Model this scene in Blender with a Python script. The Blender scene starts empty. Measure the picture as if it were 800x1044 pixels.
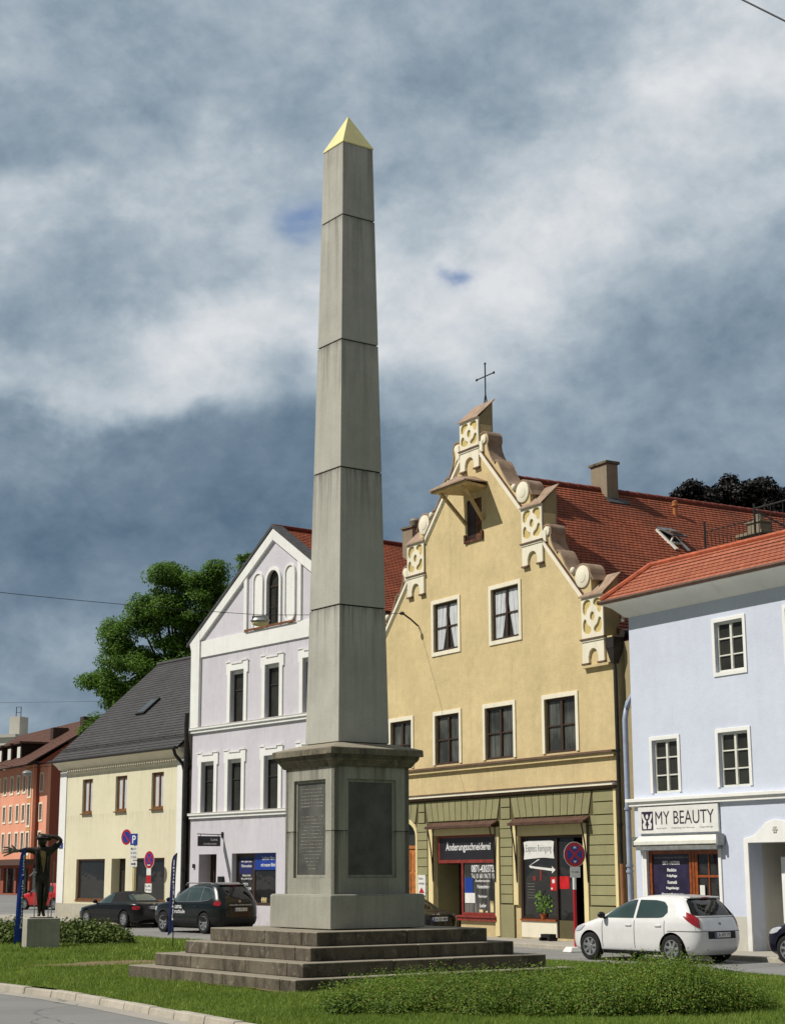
import bpy, bmesh, math, random
from mathutils import Vector, Matrix
from mathutils.geometry import tessellate_polygon
random.seed(7)
R=math.radians
scene=bpy.context.scene
COL=scene.collection
# ------------------------------------------------------------------ camera
CAM_H=1.75
cd=bpy.data.cameras.new('camera'); cam=bpy.data.objects.new('camera',cd); COL.objects.link(cam)
cam.location=(0,0,CAM_H)
cd.sensor_fit='HORIZONTAL'; cd.sensor_width=36; cd.lens=36*1705.26/800
p=R(12.1665); r=R(-.2275)
cam.rotation_mode='XYZ'
cam.rotation_euler=(Matrix.Rotation(R(90)+p,3,'X') @ Matrix.Rotation(r,3,'Z')).to_euler()
cd.clip_end=3000; cd.clip_start=.1
scene.camera=cam
# ------------------------------------------------------------------ materials
def lin(c):
    return tuple((v/255/12.92 if v/255<=.04045 else ((v/255+.055)/1.055)**2.4) for v in c)+(1,)
class NT:
    def __init__(s,nt): s.nt=nt; s.n=nt.nodes; s.l=nt.links
    def node(s,t,**k):
        n=s.n.new(t)
        for a,b in k.items(): setattr(n,a,b)
        return n
    def put(s,sock,v):
        if hasattr(v,'is_linked') or isinstance(v,bpy.types.NodeSocket): s.l.new(v,sock)
        else: sock.default_value=v
    def math(s,op,a,b=0,c=0,clamp=False):
        n=s.node('ShaderNodeMath',operation=op,use_clamp=clamp); s.put(n.inputs[0],a); s.put(n.inputs[1],b)
        if op in('MULTIPLY_ADD','SMOOTH_MIN','SMOOTH_MAX'): s.put(n.inputs[2],c)
        return n.outputs[0]
    def mix(s,f,a,b,mode='MIX'):
        n=s.node('ShaderNodeMix',data_type='RGBA',blend_type=mode); s.put(n.inputs[0],f); s.put(n.inputs[6],a); s.put(n.inputs[7],b); return n.outputs[2]
    def noise(s,vec,scale,detail=4,rough=.55,dist=0):
        n=s.node('ShaderNodeTexNoise'); 
        if vec is not None: s.l.new(vec,n.inputs['Vector'])
        n.inputs['Scale'].default_value=scale; n.inputs['Detail'].default_value=detail; n.inputs['Roughness'].default_value=rough; n.inputs['Distortion'].default_value=dist
        return n.outputs['Fac']
    def ramp(s,f,stops):
        n=s.node('ShaderNodeValToRGB'); e=n.color_ramp.elements
        while len(e)<len(stops): e.new(.5)
        for i,(q,c) in enumerate(stops): e[i].position=q; e[i].color=c if len(c)==4 else tuple(c)+(1,)
        s.put(n.inputs[0],f); return n.outputs[0]
    def map(s,vec,scale=(1,1,1),loc=(0,0,0),rot=(0,0,0)):
        n=s.node('ShaderNodeMapping'); s.l.new(vec,n.inputs[0]); n.inputs['Scale'].default_value=scale; n.inputs['Location'].default_value=loc; n.inputs['Rotation'].default_value=rot; return n.outputs[0]
    def sep(s,v):
        n=s.node('ShaderNodeSeparateXYZ'); s.l.new(v,n.inputs[0]); return n.outputs
    def bump(s,h,strength,dist):
        n=s.node('ShaderNodeBump'); n.inputs['Strength'].default_value=strength; n.inputs['Distance'].default_value=dist; s.put(n.inputs['Height'],h); return n.outputs[0]
def newmat(name):
    m=bpy.data.materials.new(name); m.use_nodes=True; t=NT(m.node_tree); b=m.node_tree.nodes['Principled BSDF']
    return m,t,b
def coord(t,kind='Object'): return t.node('ShaderNodeTexCoord').outputs[kind]
def g(v): return (v,v,v,1)
def plaster(name,c,var=.10,stain=.25,bump=.35,scale=1.0,drip=.25,runs=()):
    m,t,b=newmat(name); co=coord(t)
    big=t.noise(co,.45*scale,5,.6); mid=t.noise(co,3*scale,5,.65); fine=t.noise(co,42,3,.6)
    streak=t.noise(t.map(co,(2.2,2.2,.18)),1.6,5,.65)
    f=t.math('ADD',t.math('MULTIPLY',big,.6),t.math('MULTIPLY',mid,.4))
    base=t.mix(t.ramp(f,[(.3,g(0)),(.7,g(1))]),lin(tuple(v*(1-var) for v in c)),lin(tuple(min(255,v*(1+var*.5)) for v in c)))
    base=t.mix(t.ramp(streak,[(.52,g(0)),(.78,g(drip))]),base,lin((105,98,84)))
    z=t.sep(co)[2]
    if runs:
        run=0.0
        for j in runs:
            d=t.math('SUBTRACT',j,z); run=t.math('MAXIMUM',run,t.math('MULTIPLY',t.math('GREATER_THAN',d,0.0),t.math('EXPONENT',t.math('MULTIPLY',t.math('ABSOLUTE',d),-2.2))))
        sk=t.noise(t.map(co,(5,5,.25)),1.7,5,.7)
        base=t.mix(t.math('MULTIPLY',run,t.ramp(sk,[(.46,g(.0)),(.70,g(.38))])),base,lin((120,112,98)))
    low=t.math('MULTIPLY',t.math('SUBTRACT',1.0,t.math('DIVIDE',t.math('ADD',z,.1),1.1,clamp=True)),t.ramp(mid,[(.3,g(0)),(.7,g(1))]))
    base=t.mix(t.math('MULTIPLY',low,stain),base,lin((95,88,75)))
    t.put(b.inputs['Base Color'],base); b.inputs['Roughness'].default_value=.9; b.inputs['Specular IOR Level'].default_value=.2
    h=t.math('ADD',t.math('MULTIPLY',fine,.5),t.math('MULTIPLY',t.noise(co,12,4,.6),.8))
    t.put(b.inputs['Normal'],t.bump(h,bump,.02))
    return m
def simple(name,c,rough=.6,metal=0,var=.12,scale=6,spec=.4,bump=0,coat=0):
    m,t,b=newmat(name); co=coord(t)
    n=t.noise(co,scale,5,.6)
    base=t.mix(t.ramp(n,[(.3,g(0)),(.7,g(1))]),lin(tuple(v*(1-var) for v in c)),lin(tuple(min(255,v*(1+var*.6)) for v in c)))
    t.put(b.inputs['Base Color'],base); b.inputs['Roughness'].default_value=rough; b.inputs['Metallic'].default_value=metal; b.inputs['Specular IOR Level'].default_value=spec
    if bump: t.put(b.inputs['Normal'],t.bump(t.noise(co,scale*5,4,.6),bump,.01))
    if coat: b.inputs['Coat Weight'].default_value=coat; b.inputs['Coat Roughness'].default_value=.04
    return m
def stone(name,c,speck=.25,stain=.5,dark=(60,56,48),sc=1.0,topmoss=0):
    m,t,b=newmat(name); co=coord(t,'Object')
    big=t.noise(co,.9*sc,6,.65); sp=t.noise(co,70,3,.7); sp2=t.noise(co,22,4,.7)
    st=t.noise(t.map(co,(3.5,3.5,.28)),1.5*sc,6,.7)
    base=t.mix(t.ramp(big,[(.3,g(0)),(.72,g(1))]),lin(tuple(v*.86 for v in c)),lin(tuple(min(255,v*1.06) for v in c)))
    base=t.mix(t.ramp(sp,[(.42,g(speck)),(.5,g(0))]),base,lin(tuple(v*.55 for v in c)))
    base=t.mix(t.ramp(sp2,[(.5,g(0)),(.72,g(speck*.8))]),base,lin(tuple(min(255,v*1.2) for v in c)))
    base=t.mix(t.ramp(st,[(.48,g(0)),(.75,g(stain))]),base,lin(dark))
    t.put(b.inputs['Base Color'],base); b.inputs['Roughness'].default_value=.88; b.inputs['Specular IOR Level'].default_value=.25
    t.put(b.inputs['Normal'],t.bump(t.math('ADD',sp,t.math('MULTIPLY',sp2,1.5)),.35,.012))
    return m
def stepstone(name,c,dark):
    m,t,b=newmat(name); co=coord(t); geo=t.node('ShaderNodeNewGeometry')
    a=t.noise(co,1.1,6,.7,.3); bb=t.noise(co,5,6,.72,.5); sp=t.noise(co,60,3,.7); st=t.noise(t.map(co,(2.2,2.2,.9)),1.8,6,.75,.4)
    isl=geo.outputs['Random Per Island']
    base=t.mix(isl,lin(tuple(v*.86 for v in c)),lin(tuple(min(255,v*1.08) for v in c)))
    base=t.mix(t.ramp(a,[(.38,g(0)),(.68,g(.65))]),base,lin(tuple(v*.66 for v in c)))
    base=t.mix(t.ramp(st,[(.46,g(0)),(.68,g(.8))]),base,lin(dark))
    base=t.mix(t.ramp(bb,[(.56,g(0)),(.7,g(.5))]),base,lin((172,164,146)))
    base=t.mix(t.ramp(sp,[(.4,g(.4)),(.5,g(0))]),base,lin(tuple(v*.5 for v in c)))
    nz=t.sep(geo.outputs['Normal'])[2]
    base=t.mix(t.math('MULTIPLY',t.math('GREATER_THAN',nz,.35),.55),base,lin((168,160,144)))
    t.put(b.inputs['Base Color'],base); b.inputs['Roughness'].default_value=.92; b.inputs['Specular IOR Level'].default_value=.2
    t.put(b.inputs['Normal'],t.bump(t.math('ADD',t.math('MULTIPLY',sp,.6),t.math('MULTIPLY',bb,2.0)),.5,.02)); return m
def shaftstone(name,c,joints):
    m,t,b=newmat(name); co=coord(t); geo=t.node('ShaderNodeNewGeometry'); isl=geo.outputs['Random Per Island']; z=t.sep(co)[2]
    big=t.noise(co,.8,6,.65); mid=t.noise(co,4,5,.65); sp=t.noise(co,55,3,.7)
    streak=t.noise(t.map(co,(5,5,.22)),1.5,6,.72); fine=t.noise(t.map(co,(16,16,.8)),1.2,4,.6)
    base=t.mix(t.ramp(big,[(.32,g(0)),(.7,g(1))]),lin(tuple(v*.90 for v in c)),lin(tuple(min(255,v*1.05) for v in c)))
    base=t.mix(t.math('MULTIPLY',isl,.35),base,lin(tuple(v*.90 for v in (c[0],c[1],c[2]-6))))
    base=t.mix(t.ramp(mid,[(.55,g(0)),(.75,g(.25))]),base,lin(tuple(min(255,v*1.1) for v in c)))
    base=t.mix(t.ramp(sp,[(.4,g(.16)),(.5,g(0))]),base,lin(tuple(v*.6 for v in c)))
    run=0.0
    for j in joints:
        d=t.math('SUBTRACT',j,z); e=t.math('MULTIPLY',t.math('GREATER_THAN',d,0.0),t.math('EXPONENT',t.math('MULTIPLY',t.math('ABSOLUTE',d),-1.5)))
        run=t.math('MAXIMUM',run,e)
    st=t.math('MULTIPLY',t.ramp(streak,[(.46,g(0)),(.62,g(1))]),t.math('MULTIPLY_ADD',run,.55,.06))
    base=t.mix(st,base,lin((72,68,60)))
    near=t.math('MULTIPLY',t.math('POWER',run,14.0),t.ramp(fine,[(.35,g(.1)),(.6,g(.7))]))
    base=t.mix(near,base,lin((60,57,50)))
    t.put(b.inputs['Base Color'],base); b.inputs['Roughness'].default_value=.88; b.inputs['Specular IOR Level'].default_value=.25
    t.put(b.inputs['Normal'],t.bump(t.math('ADD',sp,t.math('MULTIPLY',mid,1.5)),.3,.012)); return m
def curtain_reflect_glass(name,a,b2):
    m,t,b=newmat(name); co=coord(t)
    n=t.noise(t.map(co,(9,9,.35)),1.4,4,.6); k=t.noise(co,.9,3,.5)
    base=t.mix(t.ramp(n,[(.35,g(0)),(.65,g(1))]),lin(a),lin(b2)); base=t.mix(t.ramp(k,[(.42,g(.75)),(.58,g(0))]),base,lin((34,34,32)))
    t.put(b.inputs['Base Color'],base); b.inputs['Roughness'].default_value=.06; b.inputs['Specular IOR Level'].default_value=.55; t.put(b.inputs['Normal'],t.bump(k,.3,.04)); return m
def tiles(name,ca,cb,cw=.19,ch=.17,profile=.5,weather=.35,dark=(60,38,30)):
    m,t,b=newmat(name); uv=t.node('ShaderNodeUVMap',uv_map='UVMap').outputs[0]
    s=t.sep(uv); row=t.math('FLOOR',t.math('DIVIDE',s[1],ch))
    off=t.math('MULTIPLY',t.math('MODULO',row,2.0),.5)
    uu=t.math('ADD',t.math('DIVIDE',s[0],cw),off); colm=t.math('FLOOR',uu)
    cmb=t.node('ShaderNodeCombineXYZ'); t.put(cmb.inputs[0],colm); t.put(cmb.inputs[1],row)
    wn=t.node('ShaderNodeTexWhiteNoise',noise_dimensions='2D'); t.put(wn.inputs['Vector'],cmb.outputs[0])
    big=t.noise(uv,.55,5,.65); mid=t.noise(uv,2.5,4,.6)
    f=t.math('ADD',t.math('MULTIPLY',wn.outputs['Value'],.6),t.math('MULTIPLY',mid,.5))
    base=t.mix(f,lin(ca),lin(cb))
    base=t.mix(t.ramp(big,[(.42,g(0)),(.7,g(weather))]),base,lin(dark))
    fr=t.math('FRACT',uu); edge=t.math('ABSOLUTE',t.math('SUBTRACT',fr,.5))
    base=t.mix(t.ramp(edge,[(.42,g(0)),(.5,g(.7))]),base,lin((35,24,20)))
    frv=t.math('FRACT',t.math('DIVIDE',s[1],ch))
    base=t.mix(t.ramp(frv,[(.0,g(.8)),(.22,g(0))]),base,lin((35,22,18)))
    t.put(b.inputs['Base Color'],base); b.inputs['Roughness'].default_value=.8; b.inputs['Specular IOR Level'].default_value=.25
    hh=t.math('COSINE',t.math('MULTIPLY',t.math('SUBTRACT',fr,.5),6.28))
    t.put(b.inputs['Normal'],t.bump(t.math('MULTIPLY',hh,.5),profile,.03))
    return m
def glassm(name,c=(26,30,33),rough=.04,spec=.6):
    m,t,b=newmat(name); co=coord(t)
    n=t.noise(co,1.3,2,.5)
    t.put(b.inputs['Base Color'],t.mix(n,lin(tuple(v*.5 for v in c)),lin(tuple(v*1.5 for v in c))))
    b.inputs['Roughness'].default_value=rough; b.inputs['Specular IOR Level'].default_value=spec; b.inputs['IOR'].default_value=1.5
    t.put(b.inputs['Normal'],t.bump(n,.25,.03))
    return m
def paint(name,c,coat=.8,sp=.5):
    m,t,b=newmat(name); co=coord(t)
    n=t.noise(co,3,4,.6)
    t.put(b.inputs['Base Color'],t.mix(n,lin(tuple(v*.9 for v in c)),lin(c)))
    z=t.sep(co)[2]
    t.put(b.inputs['Roughness'],t.math('MULTIPLY_ADD',n,.15,.22)); b.inputs['Specular IOR Level'].default_value=sp
    b.inputs['Coat Weight'].default_value=coat; b.inputs['Coat Roughness'].default_value=.05
    return m
def leafm(name,ca,cb,tr=.35,dead=None):
    m=bpy.data.materials.new(name); m.use_nodes=True; t=NT(m.node_tree); t.n.clear()
    out=t.node('ShaderNodeOutputMaterial'); geo=t.node('ShaderNodeNewGeometry'); co=coord(t)
    n=t.noise(co,1.1,3,.6)
    f=t.math('ADD',t.math('MULTIPLY',geo.outputs['Random Per Island'],.6),t.math('MULTIPLY',t.math('SUBTRACT',n,.3),.9),clamp=True)
    c=t.mix(f,lin(ca),lin(cb))
    if dead: c=t.mix(t.ramp(geo.outputs['Random Per Island'],[(.955,g(0)),(.96,g(1))]),c,lin(dead))
    d=t.node('ShaderNodeBsdfPrincipled'); t.put(d.inputs['Base Color'],c); d.inputs['Roughness'].default_value=.55; d.inputs['Specular IOR Level'].default_value=.3
    tl=t.node('ShaderNodeBsdfTranslucent'); t.put(tl.inputs[0],t.mix(.5,c,lin((150,190,40)),'MULTIPLY') if tr<.1 else c)
    mx=t.node('ShaderNodeMixShader'); mx.inputs[0].default_value=tr; t.l.new(d.outputs[0],mx.inputs[1]); t.l.new(tl.outputs[0],mx.inputs[2]); t.l.new(mx.outputs[0],out.inputs[0])
    return m
M={}
M['yellow']=plaster('yellow_plaster',(212,192,146),.12,.45,.5,scale=1.4,drip=.16,runs=[4.86])
M['yellow_side']=plaster('yellow_side_plaster',(164,150,116),.1,.3,.4,drip=.45)
M['cream_trim']=plaster('cream_trim',(226,210,160),.06,.2,.15,drip=.2)
M['pale_trim']=plaster('pale_trim',(236,229,208),.05,.2,.15,drip=.2)
M['tracery']=plaster('tracery_plaster',(205,184,122),.05,.2,.2,drip=.2)
M['coping']=simple('brown_coping',(156,132,112),.7,0,.18,3,.3,.2)
M['brown']=simple('brown_moulding',(110,86,70),.7,0,.2,3,.3)
M['olive']=plaster('olive_plaster',(151,147,110),.09,.45,.35,drip=.2,runs=[3.98])
M['olive_joint']=plaster('olive_joint',(92,86,60),.07,.3,.2)
M['lilac']=plaster('lilac_plaster',(208,205,213),.06,.4,.3,scale=1.3,drip=.10,runs=[10.28,7.25,3.86])
M['white']=plaster('white_plaster',(236,236,233),.05,.35,.2,drip=.14)
M['whitegrey']=plaster('grey_reveal',(198,196,186),.06,.3,.2,drip=.1)
M['creamwall']=plaster('cream_plaster',(222,216,188),.05,.4,.25,drip=.12,runs=[6.12,4.3])
M['greyplinth']=plaster('grey_plinth',(186,182,166),.06,.4,.3)
M['blue']=plaster('blue_plaster',(206,213,229),.05,.45,.3,scale=1.3,drip=.05)
M['orange']=plaster('orange_plaster',(230,162,134),.05,.2,.2)
M['orange2']=plaster('ochre_plaster',(206,150,100),.05,.2,.2)
M['orangedark']=plaster('orange_shade_and_arcade',(150,84,66),.05,.2,.2)  # orange with the shade of the sunless sides put in; arcade shares it
M['offwhite']=plaster('offwhite_wall',(216,216,200),.05,.2,.2)
M['cement']=stone('chimney_render',(150,138,118),.15,.4)
M['stone']=shaftstone('obelisk_stone',(185,184,174),[6.317,8.80,11.195,13.619,15.12])
M['die']=shaftstone('pedestal_stone',(168,167,155),[2.44,3.55])
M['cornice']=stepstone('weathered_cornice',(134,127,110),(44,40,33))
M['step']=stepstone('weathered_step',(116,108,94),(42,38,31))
M['panel']=simple('dark_inscription_plate',(84,84,80),.5,0,.25,2.5,.5,.2)
M['letter']=simple('worn_letters',(122,120,110),.6,0,.3,4)
M['joint']=simple('dark_joint',(48,44,38),.9,0,.3,8)
M['gold']=simple('gilded_copper',(232,222,158),.42,.35,.06,3,.5)
M['tile_orange']=tiles('orange_tiles',(184,114,86),(160,92,70),.21,.2,.6,.3,(120,66,48))
M['tile_red']=tiles('red_tiles',(176,98,68),(140,74,52),.18,.165,.5,.55,(84,54,44))
M['tile_grey']=tiles('grey_slates',(82,82,84),(66,66,68),.3,.2,.15,.4,(52,52,52))
M['tile_brown']=tiles('brown_tiles',(116,82,68),(96,66,56),.3,.3,.4,.4,(70,50,44))
M['ridge_o']=simple('ridge_tile_orange',(178,92,62),.8,0,.2,5)
M['ridge_r']=simple('ridge_tile_red',(120,54,38),.8,0,.2,5)
M['slate_edge']=simple('slate_edge',(70,70,72),.7,0,.2,4)
M['pane']=glassm('dark_window_glass',(46,46,42),.05,.45)
M['pane_net']=curtain_reflect_glass('glass_over_net_curtain',(62,64,60),(104,106,100))
M['shop_reflect']=curtain_reflect_glass('painted_shop_reflections',(38,38,38),(120,118,114))  # bright upright reflection streaks painted into the pane colour
M['shopglass']=glassm('shop_glass',(34,34,34),.03,.7)
M['carglass']=glassm('car_glass',(44,60,60),.03,.9)
M['carglass_dark']=glassm('tinted_car_glass',(12,14,14),.05,.6)
M['frame_dark']=simple('dark_brown_frame',(66,50,40),.5,0,.15,5)
M['frame_brown']=simple('brown_frame',(120,78,44),.5,0,.15,5)
M['frame_white']=simple('white_frame',(222,222,212),.45,0,.06,5)
M['frame_grey']=simple('grey_frame',(60,58,56),.5,0,.15,5)
M['frame_red']=simple('red_shop_frame',(134,52,46),.45,0,.15,5)
M['frame_wood']=simple('varnished_wood',(140,72,32),.4,0,.25,8,.5)
M['door_orange']=simple('orange_wood',(178,112,62),.45,0,.2,6,.4)
M['door_dark']=simple('dark_door',(54,34,30),.5,0,.25,4)
M['curtain']=simple('curtain',(200,204,208),.9,0,.06,3)
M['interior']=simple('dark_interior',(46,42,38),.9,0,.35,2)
M['metal_dark']=simple('dark_metal',(52,48,46),.5,.3,.2,5)
M['metal_brown']=simple('brown_sheet_metal',(96,70,58),.5,.2,.2,5)
M['pipe_blue']=simple('blue_grey_pipe',(158,168,188),.45,.1,.1,4)
M['pipe_brown']=simple('terracotta_pipe',(150,104,70),.5,0,.1,4)
M['metal_grey']=simple('grey_metal',(150,152,150),.4,.4,.15,6)
M['zinc']=simple('zinc',(120,124,128),.4,.5,.15,6)
M['rust_wood']=simple('weathered_wood',(96,66,48),.8,0,.35,10,.2,.3)
M['hood']=simple('beige_painted_wood',(188,164,116),.7,0,.15,5)
M['sign_blue']=simple('sign_blue',(28,62,150),.4,0,.05,3)
M['sign_red']=simple('sign_red',(178,30,42),.4,0,.05,3)
M['sign_white']=simple('sign_white',(226,226,222),.45,0,.05,3)
M['text_white']=simple('white_lettering',(232,232,232),.6,0,.02,3)
M['text_dark']=simple('dark_lettering',(50,44,56),.6,0,.02,3)
M['sign_black']=simple('black_sign',(38,36,42),.4,0,.1,3)
M['violet']=simple('violet_print',(46,40,66),.3,0,.3,3)
M['purple']=simple('purple_logo',(56,40,66),.4,0,.1,3)
M['flag_blue']=simple('flag_blue',(30,66,160),.8,0,.12,4)
M['flag_navy']=simple('flag_navy',(26,34,92),.8,0,.12,4)
M['black']=simple('black_plastic',(22,22,23),.5,0,.2,6)
M['rubber']=simple('rubber',(26,26,27),.85,0,.2,10)
M['alloy']=simple('alloy',(176,178,180),.3,.7,.1,6)
M['bronze']=simple('patinated_bronze',(46,40,32),.45,.4,.4,7,.5,.3)
M['bronze_light']=simple('worn_bronze',(140,120,78),.45,.5,.2,7,.5)
M['bronze_grey']=simple('grey_bronze',(116,112,98),.6,.2,.3,12,.4,.3)
M['plinthblock']=stone('concrete_block',(178,174,162),.15,.35,(104,100,90),2)
M['poster_red']=simple('red_poster',(196,30,34),.5,0,.2,4)  # plain red print of the posters
M['ceramic']=simple('pot',(170,90,50),.6,0,.2,6)
M['chrome']=simple('chrome',(190,192,194),.15,.9,.05,5)
M['kerbstone']=stone('kerb_stone',(184,177,163),.25,.35,(120,110,92),1.5)
M['bark']=simple('bark',(70,58,46),.9,0,.3,9,.2,.5)
M['leaf_green']=leafm('maple_leaves',(44,78,26),(122,160,58),.42)
M['leaf_hedge']=leafm('hedge_leaves',(56,86,28),(146,172,68),.4,dead=(150,128,70))
M['leaf_juniper']=leafm('juniper_leaves',(54,74,30),(118,134,62),.25)
M['leaf_beech']=leafm('copper_beech_leaves',(12,12,11),(32,27,25),.06)
M['leaf_pot']=leafm('pot_plant_leaves',(50,90,30),(150,190,90),.3)
M['grassblade']=leafm('grass_blades',(92,118,42),(156,176,82),.4)
M['daisy']=simple('daisy',(236,236,226),.8)
M['soil']=stone('dry_soil',(128,112,82),.3,.4,(84,74,50),2)
M['cable']=simple('cable',(30,30,32),.7)
def ground_grass():
    m,t,b=newmat('turf'); co=coord(t)
    a=t.noise(co,.35,5,.6); c=t.noise(co,3,5,.7); d=t.noise(co,40,3,.7)
    base=t.mix(t.ramp(a,[(.35,g(0)),(.65,g(1))]),lin((78,104,40)),lin((118,138,60)))
    base=t.mix(t.ramp(c,[(.5,g(0)),(.75,g(.6))]),base,lin((150,142,88)))
    base=t.mix(t.ramp(d,[(.4,g(.6)),(.6,g(0))]),base,lin((44,60,22)))
    t.put(b.inputs['Base Color'],base); b.inputs['Roughness'].default_value=.95; b.inputs['Specular IOR Level'].default_value=.1
    t.put(b.inputs['Normal'],t.bump(d,.6,.05)); return m
M['turf']=ground_grass()
def asphalt(name,c,c2):
    m,t,b=newmat(name); co=coord(t)
    a=t.noise(co,.25,5,.65); f=t.noise(co,60,3,.7); w=t.noise(t.map(co,(.12,1.2,1),rot=(0,0,R(-58))),1.0,4,.6)
    base=t.mix(t.ramp(a,[(.3,g(0)),(.7,g(1))]),lin(c),lin(c2))
    base=t.mix(t.ramp(w,[(.5,g(0)),(.8,g(.35))]),base,lin(tuple(v*.75 for v in c)))
    vo=t.node('ShaderNodeTexVoronoi',feature='DISTANCE_TO_EDGE'); dco=t.node('ShaderNodeVectorMath',operation='ADD'); t.l.new(co,dco.inputs[0])
    nn=t.node('ShaderNodeTexNoise'); t.l.new(co,nn.inputs['Vector']); nn.inputs['Scale'].default_value=.8; nn.inputs['Detail'].default_value=4; t.l.new(nn.outputs['Color'],dco.inputs[1]); t.l.new(dco.outputs[0],vo.inputs['Vector']); vo.inputs['Scale'].default_value=.22
    base=t.mix(t.ramp(vo.outputs['Distance'],[(.0,g(.6)),(.006,g(0))]),base,lin((60,59,57)))
    base=t.mix(t.ramp(f,[(.35,g(.45)),(.5,g(0)),(.65,g(0)),(.8,g(.4))]),base,lin((90,88,84)))
    t.put(b.inputs['Base Color'],base); b.inputs['Roughness'].default_value=.85; b.inputs['Specular IOR Level'].default_value=.3
    t.put(b.inputs['Normal'],t.bump(f,.4,.01)); return m
M['asphalt']=asphalt('asphalt',(122,122,121),(142,141,138))
M['paving']=asphalt('paving',(158,153,144),(176,170,160))
# ------------------------------------------------------------------ mesh builder
class MB:
    def __init__(s): s.v=[]; s.f=[]; s.mi=[]; s.uv={}
    def add(s,vs,fs,mi=0):
        o=len(s.v); s.v+=[tuple(q) for q in vs]
        for f in fs: s.f.append(tuple(i+o for i in f)); s.mi.append(mi)
        return s
    def box(s,x0,x1,y0,y1,z0,z1,mi=0):
        v=[(x,y,z) for z in(z0,z1) for y in(y0,y1) for x in(x0,x1)]
        return s.add(v,[(0,2,3,1),(4,5,7,6),(0,1,5,4),(2,6,7,3),(0,4,6,2),(1,3,7,5)],mi)
    def frus(s,a0,z0,a1,z1,mi=0):
        v=[(-a0,-a0,z0),(a0,-a0,z0),(a0,a0,z0),(-a0,a0,z0),(-a1,-a1,z1),(a1,-a1,z1),(a1,a1,z1),(-a1,a1,z1)]
        return s.add(v,[(3,2,1,0),(4,5,6,7),(0,1,5,4),(1,2,6,5),(2,3,7,6),(3,0,4,7)],mi)
    def hexa(s,v,mi=0):
        return s.add(v,[(0,2,3,1),(4,5,7,6),(0,1,5,4),(2,6,7,3),(0,4,6,2),(1,3,7,5)],mi)
    def plate(s,loops,y0,y1,mi=0):
        """polygon loops in x,z (first outer, then holes) extruded y0..y1"""
        flat=[q for l in loops for q in l]; n=len(flat)
        tris=tessellate_polygon([[Vector((q[0],q[1],0)) for q in l] for l in loops])
        v=[(q[0],y0,q[1]) for q in flat]+[(q[0],y1,q[1]) for q in flat]
        f=[tuple(t) for t in tris]+[tuple(i+n for i in reversed(t)) for t in tris]
        o=0
        for l in loops:
            k=len(l)
            for i in range(k):
                a=o+i;b=o+(i+1)%k; f.append((a,b,b+n,a+n))
            o+=k
        return s.add(v,f,mi)
    def tube(s,pts,r,n=8,mi=0,cap=True):
        pts=[Vector(q) for q in pts]; rr=r if isinstance(r,(list,tuple)) else [r]*len(pts)
        vs=[];fs=[]; prev=None
        for i,pt in enumerate(pts):
            t=(pts[min(i+1,len(pts)-1)]-pts[max(i-1,0)]).normalized()
            if prev is None: u=t.orthogonal().normalized()
            else: u=(prev-t*prev.dot(t)).normalized()
            prev=u; w=t.cross(u)
            for k in range(n):
                a=2*math.pi*k/n; vs.append(pt+(u*math.cos(a)+w*math.sin(a))*rr[i])
        for i in range(len(pts)-1):
            for k in range(n):
                a=i*n+k;b=i*n+(k+1)%n; fs.append((a,b,b+n,a+n))
        if cap: fs.append(tuple(range(n-1,-1,-1))); fs.append(tuple((len(pts)-1)*n+k for k in range(n)))
        return s.add(vs,fs,mi)
    def lathe(s,prof,c=(0,0,0),axis='z',n=24,mi=0,cap=True):
        vs=[];fs=[]
        for (r,h) in prof:
            for k in range(n):
                a=2*math.pi*k/n; x,y=r*math.cos(a),r*math.sin(a)
                q=(x,y,h) if axis=='z' else ((x,h,y) if axis=='y' else (h,x,y))
                vs.append((c[0]+q[0],c[1]+q[1],c[2]+q[2]))
        m=len(prof)
        for i in range(m-1):
            for k in range(n):
                a=i*n+k;b=i*n+(k+1)%n; fs.append((a,b,b+n,a+n))
        if cap: fs.append(tuple(range(n-1,-1,-1))); fs.append(tuple((m-1)*n+k for k in range(n)))
        return s.add(vs,fs,mi)
    def ell(s,c,rx,ry,rz,n=12,m=8,mi=0):
        vs=[];fs=[]
        for i in range(m+1):
            t=math.pi*i/m
            for k in range(n):
                a=2*math.pi*k/n; vs.append((c[0]+rx*math.sin(t)*math.cos(a),c[1]+ry*math.sin(t)*math.sin(a),c[2]+rz*math.cos(t)))
        for i in range(m):
            for k in range(n):
                a=i*n+k;b=i*n+(k+1)%n; fs.append((a,a+n,b+n,b))
        return s.add(vs,fs,mi)
    def build(s,name,mats,parent=None,smooth=False,loc=None,rotz=None,bevel=0,raw=False):
        me=bpy.data.meshes.new(name); me.from_pydata(s.v,[],s.f)
        if not isinstance(mats,(list,tuple)): mats=[mats]
        for m in mats: me.materials.append(m)
        me.polygons.foreach_set('material_index',s.mi)
        if not raw:
            bm=bmesh.new(); bm.from_mesh(me); bmesh.ops.remove_doubles(bm,verts=bm.verts,dist=1e-5) if smooth else None
            bmesh.ops.recalc_face_normals(bm,faces=bm.faces); bm.to_mesh(me); bm.free()
        if smooth:
            me.polygons.foreach_set('use_smooth',[True]*len(me.polygons))
            if smooth!=2: me.set_sharp_from_angle(angle=R(38))
        me.update()
        o=bpy.data.objects.new(name,me); COL.objects.link(o)
        if parent: o.parent=parent
        if loc: o.location=loc
        if rotz is not None: o.rotation_euler=(0,0,rotz)
        if bevel:
            b=o.modifiers.new('bevel','BEVEL'); b.width=bevel; b.segments=2; b.limit_method='ANGLE'; b.harden_normals=False
        return o
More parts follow.
